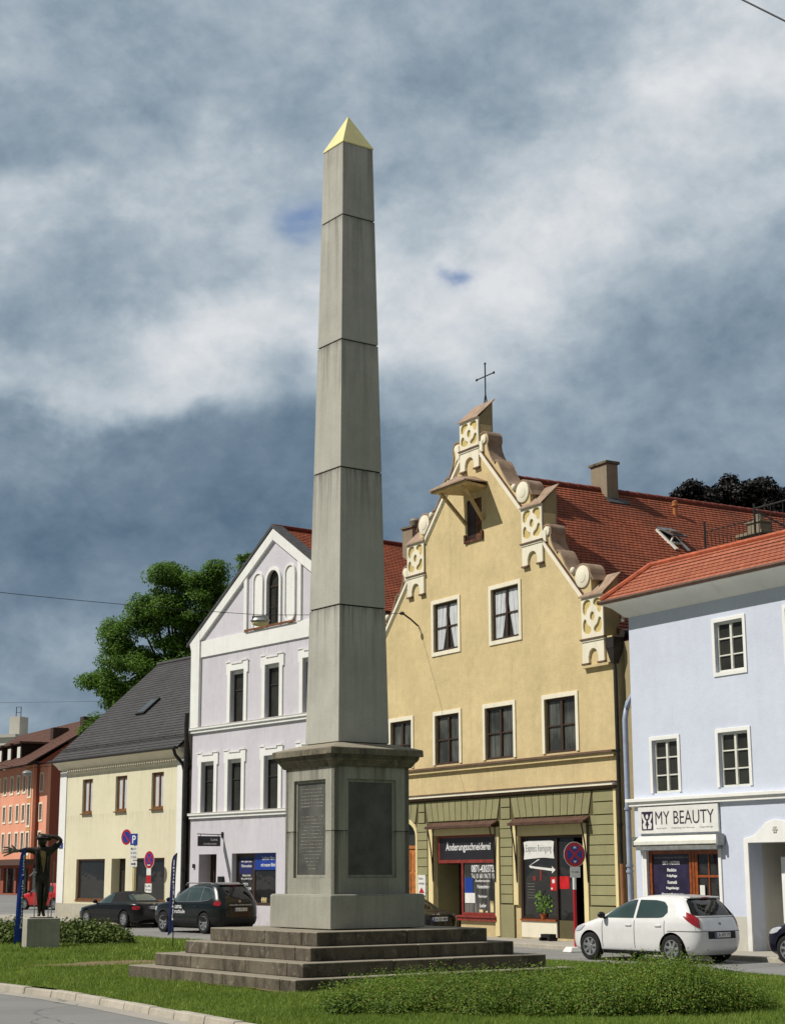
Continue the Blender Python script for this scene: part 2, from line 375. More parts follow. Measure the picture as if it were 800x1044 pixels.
def tag(o,label=None,cat=None,group=None,kind=None):
    if label: o['label']=label
    if cat: o['category']=cat
    if group: o['group']=group
    if kind: o['kind']=kind
    return o
def thing(name,label,cat,loc=(0,0,0),rotz=0,group=None):
    o=bpy.data.objects.new(name,None); o.empty_display_size=.3; COL.objects.link(o); o.location=loc; o.rotation_euler=(0,0,rotz); return tag(o,label,cat,group)
def struct(o): o['kind']='structure'; return o
def arc(cx,cz,rx,rz,a0,a1,n):
    return [(cx+rx*math.cos(R(a0+(a1-a0)*i/n)),cz+rz*math.sin(R(a0+(a1-a0)*i/n))) for i in range(n+1)]
def rect(x0,x1,z0,z1): return [(x0,z0),(x1,z0),(x1,z1),(x0,z1)]
def text(body,x0,x1,z0,z1,y,mat,parent,name='lettering',bold=.0,align=None,rot=None,depth=.004,fit=True):
    """lettering standing in the x,z plane, fitted to the box"""
    cu=bpy.data.curves.new(name,'FONT'); cu.body=body; cu.size=1; cu.offset=bold; cu.extrude=.0; cu.resolution_u=3; cu.space_line=1.15
    cu.align_x='CENTER' if align=='c' else 'LEFT'
    o=bpy.data.objects.new(name,cu); COL.objects.link(o); bpy.context.view_layer.update()
    me=bpy.data.meshes.new_from_object(o.evaluated_get(bpy.context.evaluated_depsgraph_get()))
    COL.objects.unlink(o); bpy.data.objects.remove(o); bpy.data.curves.remove(cu)
    xs=[v.co.x for v in me.vertices]; ys=[v.co.y for v in me.vertices]
    ax,bx,ay,by=min(xs),max(xs),min(ys),max(ys)
    mb=MB(); vs=[]
    for v in me.vertices:
        u=(v.co.x-ax)/(bx-ax); w=(v.co.y-ay)/(by-ay)
        if rot==90: u,w=1-w,u
        vs.append((x0+u*(x1-x0),y,z0+w*(z1-z0)))
    fs=[tuple(q.vertices) for q in me.polygons]; bpy.data.meshes.remove(me)
    mb.add(vs,fs)
    ob=mb.build(name,mat,parent,raw=True)
    ob.data.materials.clear(); ob.data.materials.append(mat)
    return ob
def roof(parent,name,mat,p0,u,v,L0,L1,R0,R1,H,ch,step=.022):
    """sawtooth tile courses. p0 eave origin, u unit along the eave, v unit up the slope; left edge runs L0(eave)->L1(top), right edge R0->R1"""
    p0=Vector(p0);u=Vector(u).normalized();v=Vector(v).normalized();n=u.cross(v).normalized()
    if n.z<0:n=-n
    rows=max(1,int(H/ch+.5)); vs=[];fs=[];uv=[]
    for i in range(rows):
        t0=i/rows;t1=(i+1)/rows
        l0=L0+(L1-L0)*t0;l1=L0+(L1-L0)*t1;r0=R0+(R1-R0)*t0;r1=R0+(R1-R0)*t1
        a=len(vs); h0=H*t0;h1=H*t1
        q=[p0+u*l0+v*h0+n*step,p0+u*r0+v*h0+n*step,p0+u*r1+v*h1,p0+u*l1+v*h1]
        vs+=q; fs.append((a,a+1,a+2,a+3)); uv+=[(l0,i*ch+.002),(r0,i*ch+.002),(r1,(i+1)*ch-.002),(l1,(i+1)*ch-.002)]
        a=len(vs); vs+=[p0+u*l0+v*h0-n*.002,p0+u*r0+v*h0-n*.002,q[1],q[0]]; fs.append((a,a+1,a+2,a+3)); uv+=[(l0,i*ch+.001),(r0,i*ch+.001),(r0,i*ch+.002),(l0,i*ch+.002)]
    # thickness underside
    a=len(vs); t=.1
    vs+=[p0+u*L0-n*t,p0+u*R0-n*t,p0+u*R1+v*H-n*t,p0+u*L1+v*H-n*t,p0+u*L0+n*step*.5,p0+u*R0+n*step*.5,p0+u*R1+v*H,p0+u*L1+v*H]
    for f in [(0,3,2,1),(0,1,5,4),(1,2,6,5),(3,0,4,7),(2,3,7,6)]: fs.append(tuple(a+i for i in f)); uv+=[(0,.1)]*4
    me=bpy.data.meshes.new(name); me.from_pydata([tuple(q) for q in vs],[],fs); me.materials.append(mat)
    ul=me.uv_layers.new(name='UVMap'); ul.data.foreach_set('uv',[c for q in uv for c in q]); me.update()
    o=bpy.data.objects.new(name,me); COL.objects.link(o); o.parent=parent
    return o
# ================================================================== helpers for facades
def window(parent,x0,x1,z0,z1,fm,depth=.13,fw=.06,cols=2,rows=(.5,),bar=.035,pane='pane',surround=None,sw=.13,proud=.03,curtain=None,sill=None,name='window',shutterbox=None,bottom=True,mid=None):
    f=MB(); y0,y1=depth,depth+.07
    f.box(x0,x0+fw,y0,y1,z0,z1); f.box(x1-fw,x1,y0,y1,z0,z1); f.box(x0+fw,x1-fw,y0,y1,z0,z0+fw); f.box(x0+fw,x1-fw,y0,y1,z1-fw,z1)
    for k in range(1,cols):
        xc=x0+(x1-x0)*k/cols; w=(mid or bar); f.box(xc-w,xc+w,y0-.01,y1-.002,z0+fw,z1-fw)
    xs=[x0+fw]+[x0+(x1-x0)*k/cols for k in range(1,cols)]+[x1-fw]
    for r_ in rows:
        zc=z0+(z1-z0)*r_
        for k in range(cols): f.box(xs[k]+(mid or bar if k else 0),xs[k+1]-(mid or bar if k<cols-1 else 0),y0+.005,y1-.004,zc-bar*.8,zc+bar*.8)
    w=f.build(name,M[fm],parent,bevel=.006)
    MB().box(x0+fw*.5,x1-fw*.5,y1-.025,y1+.02,z0+fw*.5,z1-fw*.5).build('pane',M[pane],w)
    if curtain:
        for k in range(cols):
            a=xs[k]+.01; b=xs[k+1]-.01; c=MB(); n=14; yy=y1-.03
            sgn=1 if k==0 else -1
            prev=None
            for j in range(9):
                t=j/8; z=z1-fw-(z1-z0-2*fw)*t
                open_=(curtain*(t**1.3))*(b-a)
                l=a if k==0 else a+open_; rr=b-open_ if k==0 else b
                row=[(l+(rr-l)*i/n,yy-.006*math.cos(i*1.3+k+t*.6),z) for i in range(n+1)]
                if prev:
                    o=prev+row; c.add(o,[(i,i+1,i+n+2,i+n+1) for i in range(n)])
                prev=row
            c.build('curtain',M['curtain'],w,smooth=2,raw=True)
    if surround:
        o=[(x0-sw,z0-(sw if bottom else 0)),(x1+sw,z0-(sw if bottom else 0)),(x1+sw,z1+sw),(x0-sw,z1+sw)]
        if bottom: MB().plate([o,rect(x0,x1,z0,z1)],-proud,-.001).build('surround',M[surround],w,bevel=.006)
        else: MB().plate([[(x0-sw,z0),(x0,z0),(x0,z1),(x1,z1),(x1,z0),(x1+sw,z0),(x1+sw,z1+sw),(x0-sw,z1+sw)]],-proud,-.001).build('surround',M[surround],w,bevel=.006)
    if sill:
        MB().box(x0-sw*.5,x1+sw*.5,-.10,y0,z0-.05,z0-.002).build('sill',M[sill],w,bevel=.006)
    if shutterbox: MB().box(x0+.01,x1-.01,y0-.06,y0-.002,z1-shutterbox,z1-.002).build('blind_box',M['frame_white'],w)
    return w
def downpipe(parent,pts,r,mat,name='downpipe',clips=()):
    m=MB(); m.tube(pts,r,10)
    for q in clips: m.lathe([(r*1.25,-.03),(r*1.35,-.03),(r*1.35,.03),(r*1.25,.03)],q,'z',12)
    return m.build(name,M[mat],parent,smooth=True)
# ================================================================== YELLOW GABLE HOUSE
PC=(3.6737,50.3698); YW=R(-59.1)
Yh=thing('gabled_house','yellow gabled house with scrolled white tracery pinnacles, crane hood and two shops','house',(PC[0],PC[1],0),YW)
c=-2.22
def seg(a,b):
    (xa,za),(xb,zb)=a,b; w=(xb-xa)/2.25; h=(za-zb)/2.34
    T=[(.0,.98),(.02,.60),(.12,.62),(.24,.64),(.36,.60),(.44,.48),(.45,.34),(.40,.22),(.44,.02),(.55,-.20),(.68,-.38),(.80,-.50),(.86,-.42),(.98,-.50),(1.12,-.74),(1.28,-1.00),(1.44,-1.20),(1.58,-1.34),(1.70,-1.36),(1.80,-1.40),(1.86,-1.46)]
    pts=[(xa+x*w,za+z*h) for x,z in T]
    pts+=[(xb+.03+.35*math.cos(R(t)),zb+.62+.35*math.sin(R(t))) for t in (165,145,125,105,85,65,45,25,5)]
    return pts
A1,B1=(.55,14.82),(2.81,12.48); A2,B2=(3.86,11.33),(5.68,9.42)
half=seg(A1,B1)+[(3.2,12.60),(3.84,12.60)]+seg(A2,B2)[1:]+[(6.08,9.46),(6.64,9.46),(6.66,8.2),(6.95,8.2),(6.95,-.3)]
outl=[(c-x,z) for x,z in reversed(half)]+[(c+x,z) for x,z in half]
WIN_L=[(-7.30,-5.97),(-4.50,-3.09),(-1.62,-.12),(1.49,2.98)]
holes=[rect(a,b,5.10,6.68) for a,b in WIN_L]
holes+=[rect(-4.54,-3.08,8.74,10.32),rect(-1.19,.29,8.72,10.32),rect(-2.52,-1.66,12.1,13.42)]
# shop and door openings
S1=(-4.6,-1.17,.36,2.87); S2=(.08,3.2,-.1,2.77)
door_arch=[(-7.75,-.1),(-5.68,-.1),(-5.68,2.9)]+arc(-6.715,2.9,1.035,.5,0,180,12)[1:-1]+[(-7.75,2.9)]
holes+=[rect(-4.6,-3.14,-.1,2.87),rect(-3.139,-1.17,.36,2.87),rect(*S2),door_arch]
holes=holes[:7]+[[(-4.6,-.1),(-3.14,-.1),(-3.14,.36),(-1.17,.36),(-1.17,2.87),(-4.6,2.87)],rect(*S2),door_arch]
wall=MB().plate([outl]+holes,0,.45).build('gable_wall',M['yellow'],Yh)
# opening back rooms
m=MB(); m.box(-4.9,-.9,.9,1.0,-.1,3.1); m.box(-4.62,-4.6,.45,.9,-.1,2.9); m.box(-1.17,-1.15,.45,.9,-.1,2.9); m.box(-4.6,-1.17,.45,.9,2.88,2.92)
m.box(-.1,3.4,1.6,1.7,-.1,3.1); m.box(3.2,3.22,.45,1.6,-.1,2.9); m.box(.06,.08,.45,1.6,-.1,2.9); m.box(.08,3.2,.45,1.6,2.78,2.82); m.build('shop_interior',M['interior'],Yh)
# body behind the gable
MB().box(4.55,4.73,.451,16,-.3,8.15).build('side_wall',M['yellow_side'],Yh)
MB().box(-9.15,-8.97,.451,16,-.3,8.15).build('side_wall',M['yellow_side'],Yh)
MB().plate([[(-9.15,-.3),(4.73,-.3),(4.73,8.1),(-2.21,14.2),(-9.15,8.1)]],15.8,16.0).build('rear_wall',M['yellow_side'],Yh)
rz=14.32; ez=7.95; hw=7.25; sl=math.hypot(hw,rz-ez)
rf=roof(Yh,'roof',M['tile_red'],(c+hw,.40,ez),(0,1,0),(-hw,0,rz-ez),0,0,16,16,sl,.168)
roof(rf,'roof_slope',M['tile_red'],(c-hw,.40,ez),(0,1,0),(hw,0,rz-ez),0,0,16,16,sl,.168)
mb=MB()
for i in range(38): mb.lathe([(.11,i*.42+.4),(.135,i*.42+.43),(.12,i*.42+.82)],(c,0,rz-.02),'y',10)
mb.build('ridge_tiles',M['ridge_r'],rf,smooth=True)
mb=MB(); mb.box(-2.63,-1.77,5.14,5.62,13.2,15.16); ch=mb.build('chimney',M['cement'],rf,bevel=.01)
MB().box(-2.69,-1.71,5.08,5.68,15.16,15.26).build('chimney_cap',M['cornice'],ch,bevel=.015)
MB().hexa([(-1.77,5.05,13.93),(-1.55,5.05,13.74),(-1.77,5.95,13.93),(-1.55,5.95,13.74),(-1.77,5.05,13.98),(-1.53,5.05,13.78),(-1.77,5.95,13.98),(-1.53,5.95,13.78)]).build('flashing',M['slate_edge'],ch)
def slope_pt(x,y,off=0):
    k=(rz-ez)/hw; n=1/math.hypot(1,k); return (x+off*k*n,y,ez+(c+hw-x)*k+off*n)
# open skylight with raised sash
def skylight(parent,x0,y0,w,l,lift):
    k=math.atan2(rz-ez,hw); m=MB()
    def P(a,b,h): # a down slope from top, b along depth
        x=x0+a*math.cos(k); z=slope_pt(x0,0)[2]-a*math.sin(k); return (x+h*math.sin(k),y0+b,z+h*math.cos(k))
    def slab(a0,a1,b0,b1,h0,h1,mi,la=0,lb=0):
        v=[P(a0,b0,h0+la),P(a1,b0,h0+lb),P(a0,b1,h0+la),P(a1,b1,h0+lb),P(a0,b0,h1+la),P(a1,b0,h1+lb),P(a0,b1,h1+la),P(a1,b1,h1+lb)]; m.hexa(v,mi)
    slab(0,l,0,w,.0,.07,1); slab(.08,l-.08,.08,w-.08,.071,.075,3)
    o=m.build('skylight',[M['zinc'],M['frame_white'],M['zinc'],M['interior']],parent)
    m=MB(); slab(0,l,0,w,.1,.15,0,0,lift); slab(.07,l-.07,.07,w-.07,.151,.156,1,0,lift)
    m.build('sash',[M['zinc'],M['pane']],o)
    m=MB(); slab(l-.1,l-.05,.1,.14,.07,.12+lift,0); slab(l-.1,l-.05,w-.14,w-.1,.07,.12+lift,0); slab(l,l+.4,.0,.12,.03,.08,0); slab(l,l+.4,w-.12,w,.03,.08,0); m.build('stay',M['frame_white'],o)
skylight(rf,-.35,5.95,.62,.85,.22)
# vent pipe
x,y,z=slope_pt(-1.35,7.7); MB().lathe([(.09,-.1),(.08,.3),(.12,.31),(.12,.36),(.1,.38),(.1,.48),(.02,.52)],(x,y,z)).build('vent_pipe',M['door_orange'],rf,smooth=True)
# copings: ribbon along the outline
def ribbon(m,pts,y0,y1,th,mi=0):
    P=[Vector((q[0],q[1])) for q in pts]; N=[]
    for i in range(len(P)):
        t=(P[min(i+1,len(P)-1)]-P[max(i-1,0)]).normalized(); n=Vector((-t.y,t.x)); N.append(n)
    v=[];f=[]
    for i in range(len(P)):
        o=P[i]+N[i]*th
        v+=[(P[i].x,y0,P[i].y),(o.x,y0,o.y),(o.x,y1,o.y),(P[i].x,y1,P[i].y)]
    for i in range(len(P)-1):
        a=i*4;b=a+4
        for k in range(4): f.append((a+k,a+(k+1)%4,b+(k+1)%4,b+k))
    f+=[(0,3,2,1),tuple(len(v)-4+k for k in range(4))]
    m.add(v,f,mi)
for sg in(1,-1):
    for a,b in((A1,B1),(A2,B2)):
        pts=seg(a,b)[1:]+[(b[0]+.5,b[1]+.45)]
        pts=[(c+sg*x,z) for x,z in pts]
        m=MB(); ribbon(m,pts if sg==1 else pts,-.03,.52,.045*sg)
        # ledges where the coping breaks
        m.build('coping',M['coping'],wall,smooth=True)
        # raking moulding
        m=MB(); dx,dz=b[0]-a[0],b[1]-a[1]; L=math.hypot(dx,dz); nx,nz=-dz/L,dx/L
        def st(o0,o1,y0,mi,e0=0,e1=0):
            q=[(a[0]+nx*o0-dx/L*e0,a[1]+nz*o0-dz/L*e0),(b[0]+nx*o0,b[1]+nz*o0),(b[0]+nx*o1,b[1]+nz*o1),(a[0]+nx*o1,a[1]+nz*o1)]
            m.plate([[(c+sg*x,z) for x,z in q]],-y0,-.002,mi)
        st(-.02,.10,.07,0); st(.10,.125,.085,1); st(-.07,-.02,.03,2)
        m.build('raking_moulding',[M['pale_trim'],M['brown'],M['pale_trim']],wall)
        # scroll discs
        w=(b[0]-a[0])/2.25; h=(a[1]-b[1])/2.34
        m=MB(); m.lathe([(.30,-.05),(.325,-.04),(.325,.50),(.30,.51)],(c+sg*(b[0]+.03),0,b[1]+.62),'y',28,0); m.lathe([(.15,-.065),(.17,-.06),(.17,-.05)],(c+sg*(b[0]+.03),0,b[1]+.62),'y',20,0)
        m.build('volute',M['pale_trim'],wall,smooth=True)
        m=MB(); m.lathe([(.11,-.06),(.14,-.05),(.14,.1)],(c+sg*(a[0]+.23*w),0,a[1]+.42*h),'y',20,0); m.box(c+sg*(a[0]+.12*w)-.09,c+sg*(a[0]+.12*w)+.09,-.08,.0,a[1]+.02,a[1]+.38)
        m.build('small_scroll',M['pale_trim'],wall,smooth=True)
        MB().ell((c+sg*(b[0]-.42),-.02,b[1]+.86),.09,.08,.11).build('small_scroll',M['pale_trim'],wall,smooth=True)
# pinnacles with tracery
def pinnacle(xc,z0,zt,w,name='pinnacle'):
    """z0 bottom of arch block, zt top"""
    x0,x1=xc-w/2,xc+w/2; zb=z0+.66
    m=MB(); m.box(x0+.01,x1-.01,-.02,.50,zb,zt); m.box(x0+.02,x1-.02,-.026,-.0205,zb+.02,zt-.02,1)
    m.hexa([(x0+.01,-.02,zt),(x1-.01,-.02,zt),(x0+.01,.50,zt),(x1-.01,.50,zt),(x0+.01,-.019,zt+.001),(x1-.01,-.019,zt+.001),(x0+.01,.50,zt+.55),(x1-.01,.50,zt+.55)])
    o=m.build(name,[M['yellow_side'],M['tracery']],Yh)
    # tracery screen
    W=x1-x0; pz0,pz1=zb+.08,zt-.02; H=pz1-pz0; zc=(pz0+pz1)/2
    hl=[arc(xc,zc,.105,.135,0,360,16)[:-1]]
    for sx in(1,-1):
        for sz in(1,-1):
            cx,cz=xc,zc
            pts=[(.07,.44),(.13,.50),(.24,.52),(.36,.49),(.43,.41),(.455,.28),(.44,.14),(.38,.055),(.31,.07),(.27,.14),(.24,.21),(.19,.26),(.12,.30),(.065,.36)]
            # corner lobes: large toward the corner, cusped toward the centre
            q=[(cx+sx*a*W/1.05,cz+sz*b*H/1.14*.96) for a,b in pts]; hl.append(q)
    MB().plate([rect(x0,x1,pz0-.06,pz1+.02)]+hl,-.075,-.027).build('tracery_panel',M['pale_trim'],o,bevel=.006)
    m=MB(); m.box(x0-.045,x1+.045,-.13,.02,zb-.005,zb+.035,0); m.box(x0-.02,x1+.02,-.10,.02,zb-.06,zb-.006,1)
    m.build('moulding',[M['brown'],M['pale_trim']],o)
    # arched block
    q=[(x0,z0),(x0+.28,z0)]+[(x0+.28,z0+.2)]+arc(xc,z0+.2,W/2-.30,.20,180,0,10)+[(x1-.28,z0+.2),(x1-.28,z0),(x1,z0),(x1,zb-.06),(x0,zb-.06)]
    MB().plate([q],-.075,-.002).build('arch_block',M['pale_trim'],o,bevel=.006)
    m=MB()
    for a,b in((x0,x0+.28),(x1-.28,x1)): m.box(a-.02,b+.02,-.10,-.002,z0-.05,z0-.001,0)
    m.build('corbel',[M['brown']],o)
    # sloping cap
    m=MB(); m.hexa([(x0-.06,-.13,zt-.03),(x1+.06,-.13,zt-.03),(x0-.06,.56,zt+.62),(x1+.06,.56,zt+.62),(x0-.06,-.13,zt+.015),(x1+.06,-.13,zt+.015),(x0-.06,.56,zt+.665),(x1+.06,.56,zt+.665)])
    m.build('cap',M['coping'],o,bevel=.01)
    return o
pinnacle(c,14.40,16.05,1.08)
for sg in(1,-1):
    pinnacle(c+sg*3.34,10.78,12.56,1.05); pinnacle(c+sg*6.17,7.52,9.42,1.0)
MB().box(c+5.7,c+6.9,-.12,0,7.38,7.45).build('moulding',M['yellow'],Yh)
# cross
m=MB(); X0,Y0=c,.6
m.tube([(X0,Y0,16.5),(X0,Y0,18.05)],.022,6); m.tube([(X0-.5,Y0,17.62),(X0+.5,Y0,17.62)],.02,6)
for q in[(X0-.5,17.62),(X0+.5,17.62),(X0,18.05)]: m.ell((q[0],Y0,q[1]),.05,.03,.05,8,6)
for s_ in(1,-1): m.tube([(X0+s_*.16,Y0,16.45),(X0+s_*.09,Y0,16.75),(X0+s_*.02,Y0,17.0)],.012,6)
m.build('cross',M['metal_dark'],Yh,smooth=True)
# crane hatch + hood
m=MB(); m.box(-2.52,-2.10,.04,.10,12.1,13.42,0); m.box(-2.08,-1.66,.04,.10,12.1,13.42,1)
h_=m.build('hatch_shutter',[M['door_dark'],M['rust_wood']],Yh)
m=MB(); m.box(-2.62,-2.52,-.07,.0,12.02,12.3); m.box(-1.66,-1.56,-.07,.0,12.02,12.3); m.box(-2.56,-1.62,-.05,.03,12.02,12.1); m.build('hatch_frame',M['rust_wood'],h_)
hood=MB()
hx0,hx1,hy=-3.0,-1.02,-1.05
hood.hexa([(hx0+.0,hy,13.62),(hx1,hy,13.62),(hx0+.35,-.002,13.62),(hx1-.35,-.002,13.62),(hx0,hy,13.70),(hx1,hy,13.70),(hx0+.35,-.002,13.72),(hx1-.35,-.002,13.72)])
hd=hood.build('crane_hood',M['hood'],Yh,bevel=.01)
m=MB(); xm=(hx0+hx1)/2
for sg,xa in((-1,hx0-.06),(1,hx1+.06)):
    m.add([(xa,hy-.06,13.69),(xm,hy+.35,14.02),(xm,-.002,14.10),(xa-sg*.35,-.002,13.80),(xa,hy-.06,13.73),(xm,hy+.35,14.06),(xm,-.002,14.14),(xa-sg*.35,-.002,13.84)],[(0,1,2,3),(4,7,6,5),(0,3,7,4),(0,4,5,1),(3,2,6,7)])
m.add([(hx0-.06,hy-.06,13.69),(hx1+.06,hy-.06,13.69),(xm,hy+.35,14.02),(hx0-.06,hy-.06,13.73),(hx1+.06,hy-.06,13.73),(xm,hy+.35,14.06)],[(0,1,2),(3,5,4),(0,3,4,1)])
m.build('hood_roof',M['coping'],hd)
for xa in(-2.72,-1.42):
    MB().tube([(xa,hy+.2,13.62),(xa+(.25 if xa<-2 else -.1),-.04,12.62)],.065,4).build('brace',M['hood'],hd)
# windows
for i,(a,b) in enumerate(WIN_L):
    window(Yh,a,b,5.10,6.68,'frame_dark',.05,.075,2,(.5,),.03,pane='pane_net',surround='pale_trim',sw=.13,proud=.035,bottom=False,mid=.05)
window(Yh,-4.54,-3.08,8.74,10.32,'frame_dark',.06,.08,2,(.5,),.03,surround='pale_trim',sw=.13,proud=.035,mid=.05,curtain=.5)
window(Yh,-1.19,.29,8.72,10.32,'frame_dark',.06,.08,2,(.5,),.03,surround='pale_trim',sw=.13,proud=.035,mid=.05,curtain=.45)
# ledges
m=MB(); m.box(-9.17,4.75,-.16,-.002,4.97,5.03,1); m.box(-9.17,4.75,-.10,-.003,4.86,4.968,0); m.build('ledge',[M['yellow'],M['brown']],Yh)
m=MB(); m.box(-9.17,4.78,-.20,-.002,4.07,4.15,0); m.box(-9.17,4.76,-.13,-.003,4.0,4.068,1); m.box(-9.17,4.77,-.23,-.002,4.152,4.18,1); m.build('cornice',[M['pale_trim'],M['brown']],Yh)
for i in range(7):
    pass
# rusticated ground floor
base=MB(); holes2=[[(-4.9,-.3),(-.92,-.3),(-.92,3.0),(-4.9,3.0)],[(-.18,-.3),(3.42,-.3),(3.42,3.0),(-.18,3.0)]]
outb=[(-9.17,-.3),(-7.8,-.3),(-7.8,2.9)]+arc(-6.715,2.9,1.085,.55,180,0,12)[1:-1]+[(-5.63,2.9),(-5.63,-.3),(-4.9,-.3),(-4.9,3.0),(-.92,3.0),(-.92,-.3),(-.18,-.3),(-.18,3.0),(3.42,3.0),(3.42,-.3),(4.70,-.3),(4.70,3.99),(-9.17,3.99)]
MB().plate([outb],-.03,-.001).build('ground_floor_facing',M['olive_joint'],Yh)
b_=MB()
def blocks(x0,x1,z0,z1,n,gap=.022):
    h=(z1-z0)/n
    for i in range(n): b_.box(x0,x1,-.062,-.031,z0+i*h+gap/2,z0+(i+1)*h-gap/2)
for (x0,x1) in((-5.58,-4.98),(-.86,-.24),(3.50,4.62)): blocks(x0,x1,.83,3.28,9)
blocks(-9.1,-7.85,.83,3.28,9)
for(x0,x1) in((-5.58,-4.92),(-.9,-.2),(3.44,4.68),(-9.15,-7.82)): b_.box(x0,x1,-.055,-.031,-.3,.80)
# voussoirs above openings: fan of slanted blocks
def fan(x0,x1,n,lean):
    w=(x1-x0)/n
    for i in range(n):
        t=(i+.5)/n*2-1; l=lean*t
        a0=x0+i*w+.012; a1=x0+(i+1)*w-.012
        l0=lean*((i/n)*2-1); l1=lean*(((i+1)/n)*2-1)
        b_.plate([[(a0,3.30+.02),(a1,3.30+.02),(a1+l1,3.95),(a0+l0,3.95)]],-.062,-.031)
fan(-4.93,-1.0,12,.16); fan(-.13,3.5,11,.16); fan(-7.7,-5.7,6,.16)
for(x0,x1) in((-5.5,-5.13),(-.80,-.33),(3.72,4.62)): b_.plate([[(x0,3.30),(x1,3.30),(x1,3.62),(x0,3.62)]],-.062,-.031); b_.box(x0,x1,-.062,-.031,3.65,3.95)
b_.build('rustication',M['olive'],Yh,bevel=.008)
MB().box(4.63,4.75,-.07,.0,-.3,3.97).build('corner_strip',M['cream_trim'],Yh)
# shop surrounds
m=MB()
m.plate([[(-4.9,-.12),(-4.62,-.12),(-4.62,2.88),(-1.15,2.88),(-1.15,-.12),(-.92,-.12),(-.92,3.08),(-4.9,3.08)]],-.075,-.001)
m.plate([[(-.18,.80),(.06,.80),(.06,2.79),(3.22,2.79),(3.22,-.12),(3.42,-.12),(3.42,3.08),(-.18,3.08)]],-.075,-.001)
m.plate([[(-7.86,-.12),(-7.76,-.12),(-7.76,2.9)]+arc(-6.715,2.9,1.045,.51,180,0,12)[1:-1]+[(-5.67,2.9),(-5.67,-.12),(-5.57,-.12),(-5.57,2.95)]+arc(-6.715,2.95,1.145,.6,0,180,12)[1:-1]+[(-7.86,2.95)]],-.075,-.001)
m.build('shop_surround',M['cream_trim'],Yh,bevel=.006)
# shop one
f=MB(); y0,y1=.03,.11
f.box(-4.45,-1.175,y0,y1,2.02,2.12,0); f.box(-4.45,-4.37,y0,y1,2.12,2.86,0); f.box(-1.25,-1.175,y0,y1,2.12,2.86,0); f.box(-4.37,-1.25,y0,y1,2.80,2.86,0)
f.box(-3.14,-3.04,y0,y1,-.1,2.02,0); f.box(-1.25,-1.175,y0,y1,.50,2.02,0); f.box(-3.04,-1.25,y0,y1,.46,.54,0)
s1=f.build('shop_window',M['frame_red'],Yh,bevel=.006)
MB().box(-3.06,-1.24,.07,.08,.5,2.03).build('pane',M['shop_reflect'],s1)
m=MB(); m.box(-3.2,-1.10,-.14,.03,.40,.455,0); m.box(-3.2,-1.10,-.10,-.076,.30,.398,0); m.build('sill',M['frame_red'],s1)
MB().box(-3.139,-1.171,.02,.4,-.15,.395).build('stall_riser',M['cream_trim'],s1)
sg1=MB().box(-4.37,-1.25,.04,.08,2.12,2.80).build('sign_panel',M['sign_black'],s1)
text('Änderungsschneiderei',-4.02,-1.52,2.34,2.68,.034,M['text_white'],sg1,bold=.012)
text('0871-4303735',-2.62,-1.30,1.74,1.96,.062,M['text_white'],s1,bold=.02)
text('Tel. 01 60 / 96 75 151',-2.62,-1.32,1.56,1.70,.062,M['text_white'],s1,bold=.01)
for t_,a,b,z in(('Änderungen',-2.42,-1.62,1.43),('Polsterarbeiten',-2.30,-1.62,1.26),('Reinigung',-2.25,-1.78,.96),('Leder',-2.18,-1.82,.70+.0),):
    text(t_,a,b,z,z+.11,.062,M['text_white'],s1,bold=.02)
m=MB(); m.box(-2.98,-2.55,.058,.064,1.10,1.58,0); m.build('poster',[M['sign_blue']],s1); MB().box(-2.98,-2.42,.052,.057,.82,1.12).build('notice',M['sign_white'],s1)
m=MB(); m.box(-2.2,-2.0,.054,.059,.55,.63); m.box(-1.6,-1.42,.054,.059,.56,.9); m.box(-1.85,-1.75,.054,.059,.55,.6); m.build('window_display',M['cream_trim'],s1)
MB().box(-4.59,-3.15,.86,.89,-.1,2.0).build('door',M['door_dark'],s1)
MB().box(-4.58,-4.55,.05,.88,-.1,2.0).build('door_reveal',M['olive'],s1)
# shop two
f=MB(); y0,y1=.03,.11
f.box(.085,.17,y0,y1,.40,2.765); f.box(.17,3.19,y0,y1,2.69,2.765); f.box(1.80,1.87,y0,y1,.40,2.69); f.box(.17,1.80,y0,y1,.40,.48); f.box(3.11,3.19,y0,y1,-.1,2.69); f.box(1.80,1.87,y0,y1,-.1,.40)
s2=f.build('shop_window',M['door_dark'],Yh,bevel=.006)
MB().box(.15,1.81,.065,.075,.44,2.7).build('pane',M['shopglass'],s2)
m=MB(); m.box(.085,1.83,-.04,.03,.36,.415); m.build('sill',M['frame_wood'],s2); MB().box(.09,1.82,.0,.4,-.15,.36).build('stall_riser',M['pale_trim'],s2)
dr=MB(); dr.box(1.87,1.93,.70,.76,-.1,2.69); dr.box(3.04,3.11,.70,.76,-.1,2.69); dr.box(1.93,3.04,.70,.76,.0,.35); dr.box(1.93,3.04,.70,.76,2.1,2.18); d_=dr.build('door',M['door_dark'],s2)
MB().box(1.92,3.05,.72,.73,.3,2.69).build('pane',M['shopglass'],d_)
MB().box(1.88,3.1,.22,.68,-.12,.36).build('step_block',M['olive_joint'],s2) if False else None
MB().box(1.88,2.6,.085,.10,.415,2.68).build('side_pane',M['shopglass'],s2); MB().box(1.88,2.6,.05,.10,-.15,.40).build('side_riser',M['olive_joint'],s2)
m=MB(); m.tube([(3.06,.66,1.22),(3.06,.50,1.24),(2.98,.42,1.15),(2.98,.5,1.04),(3.06,.66,1.02)],.018,6); m.build('door_handle',M['metal_grey'],d_)
bn=MB(); pl=[(.2,2.60),(.45,2.64),(1.0,2.635),(1.5,2.64),(1.70,2.60),(1.66,2.35),(1.70,2.12),(1.2,2.15),(.7,2.13),(.2,2.10),(.24,2.35)]
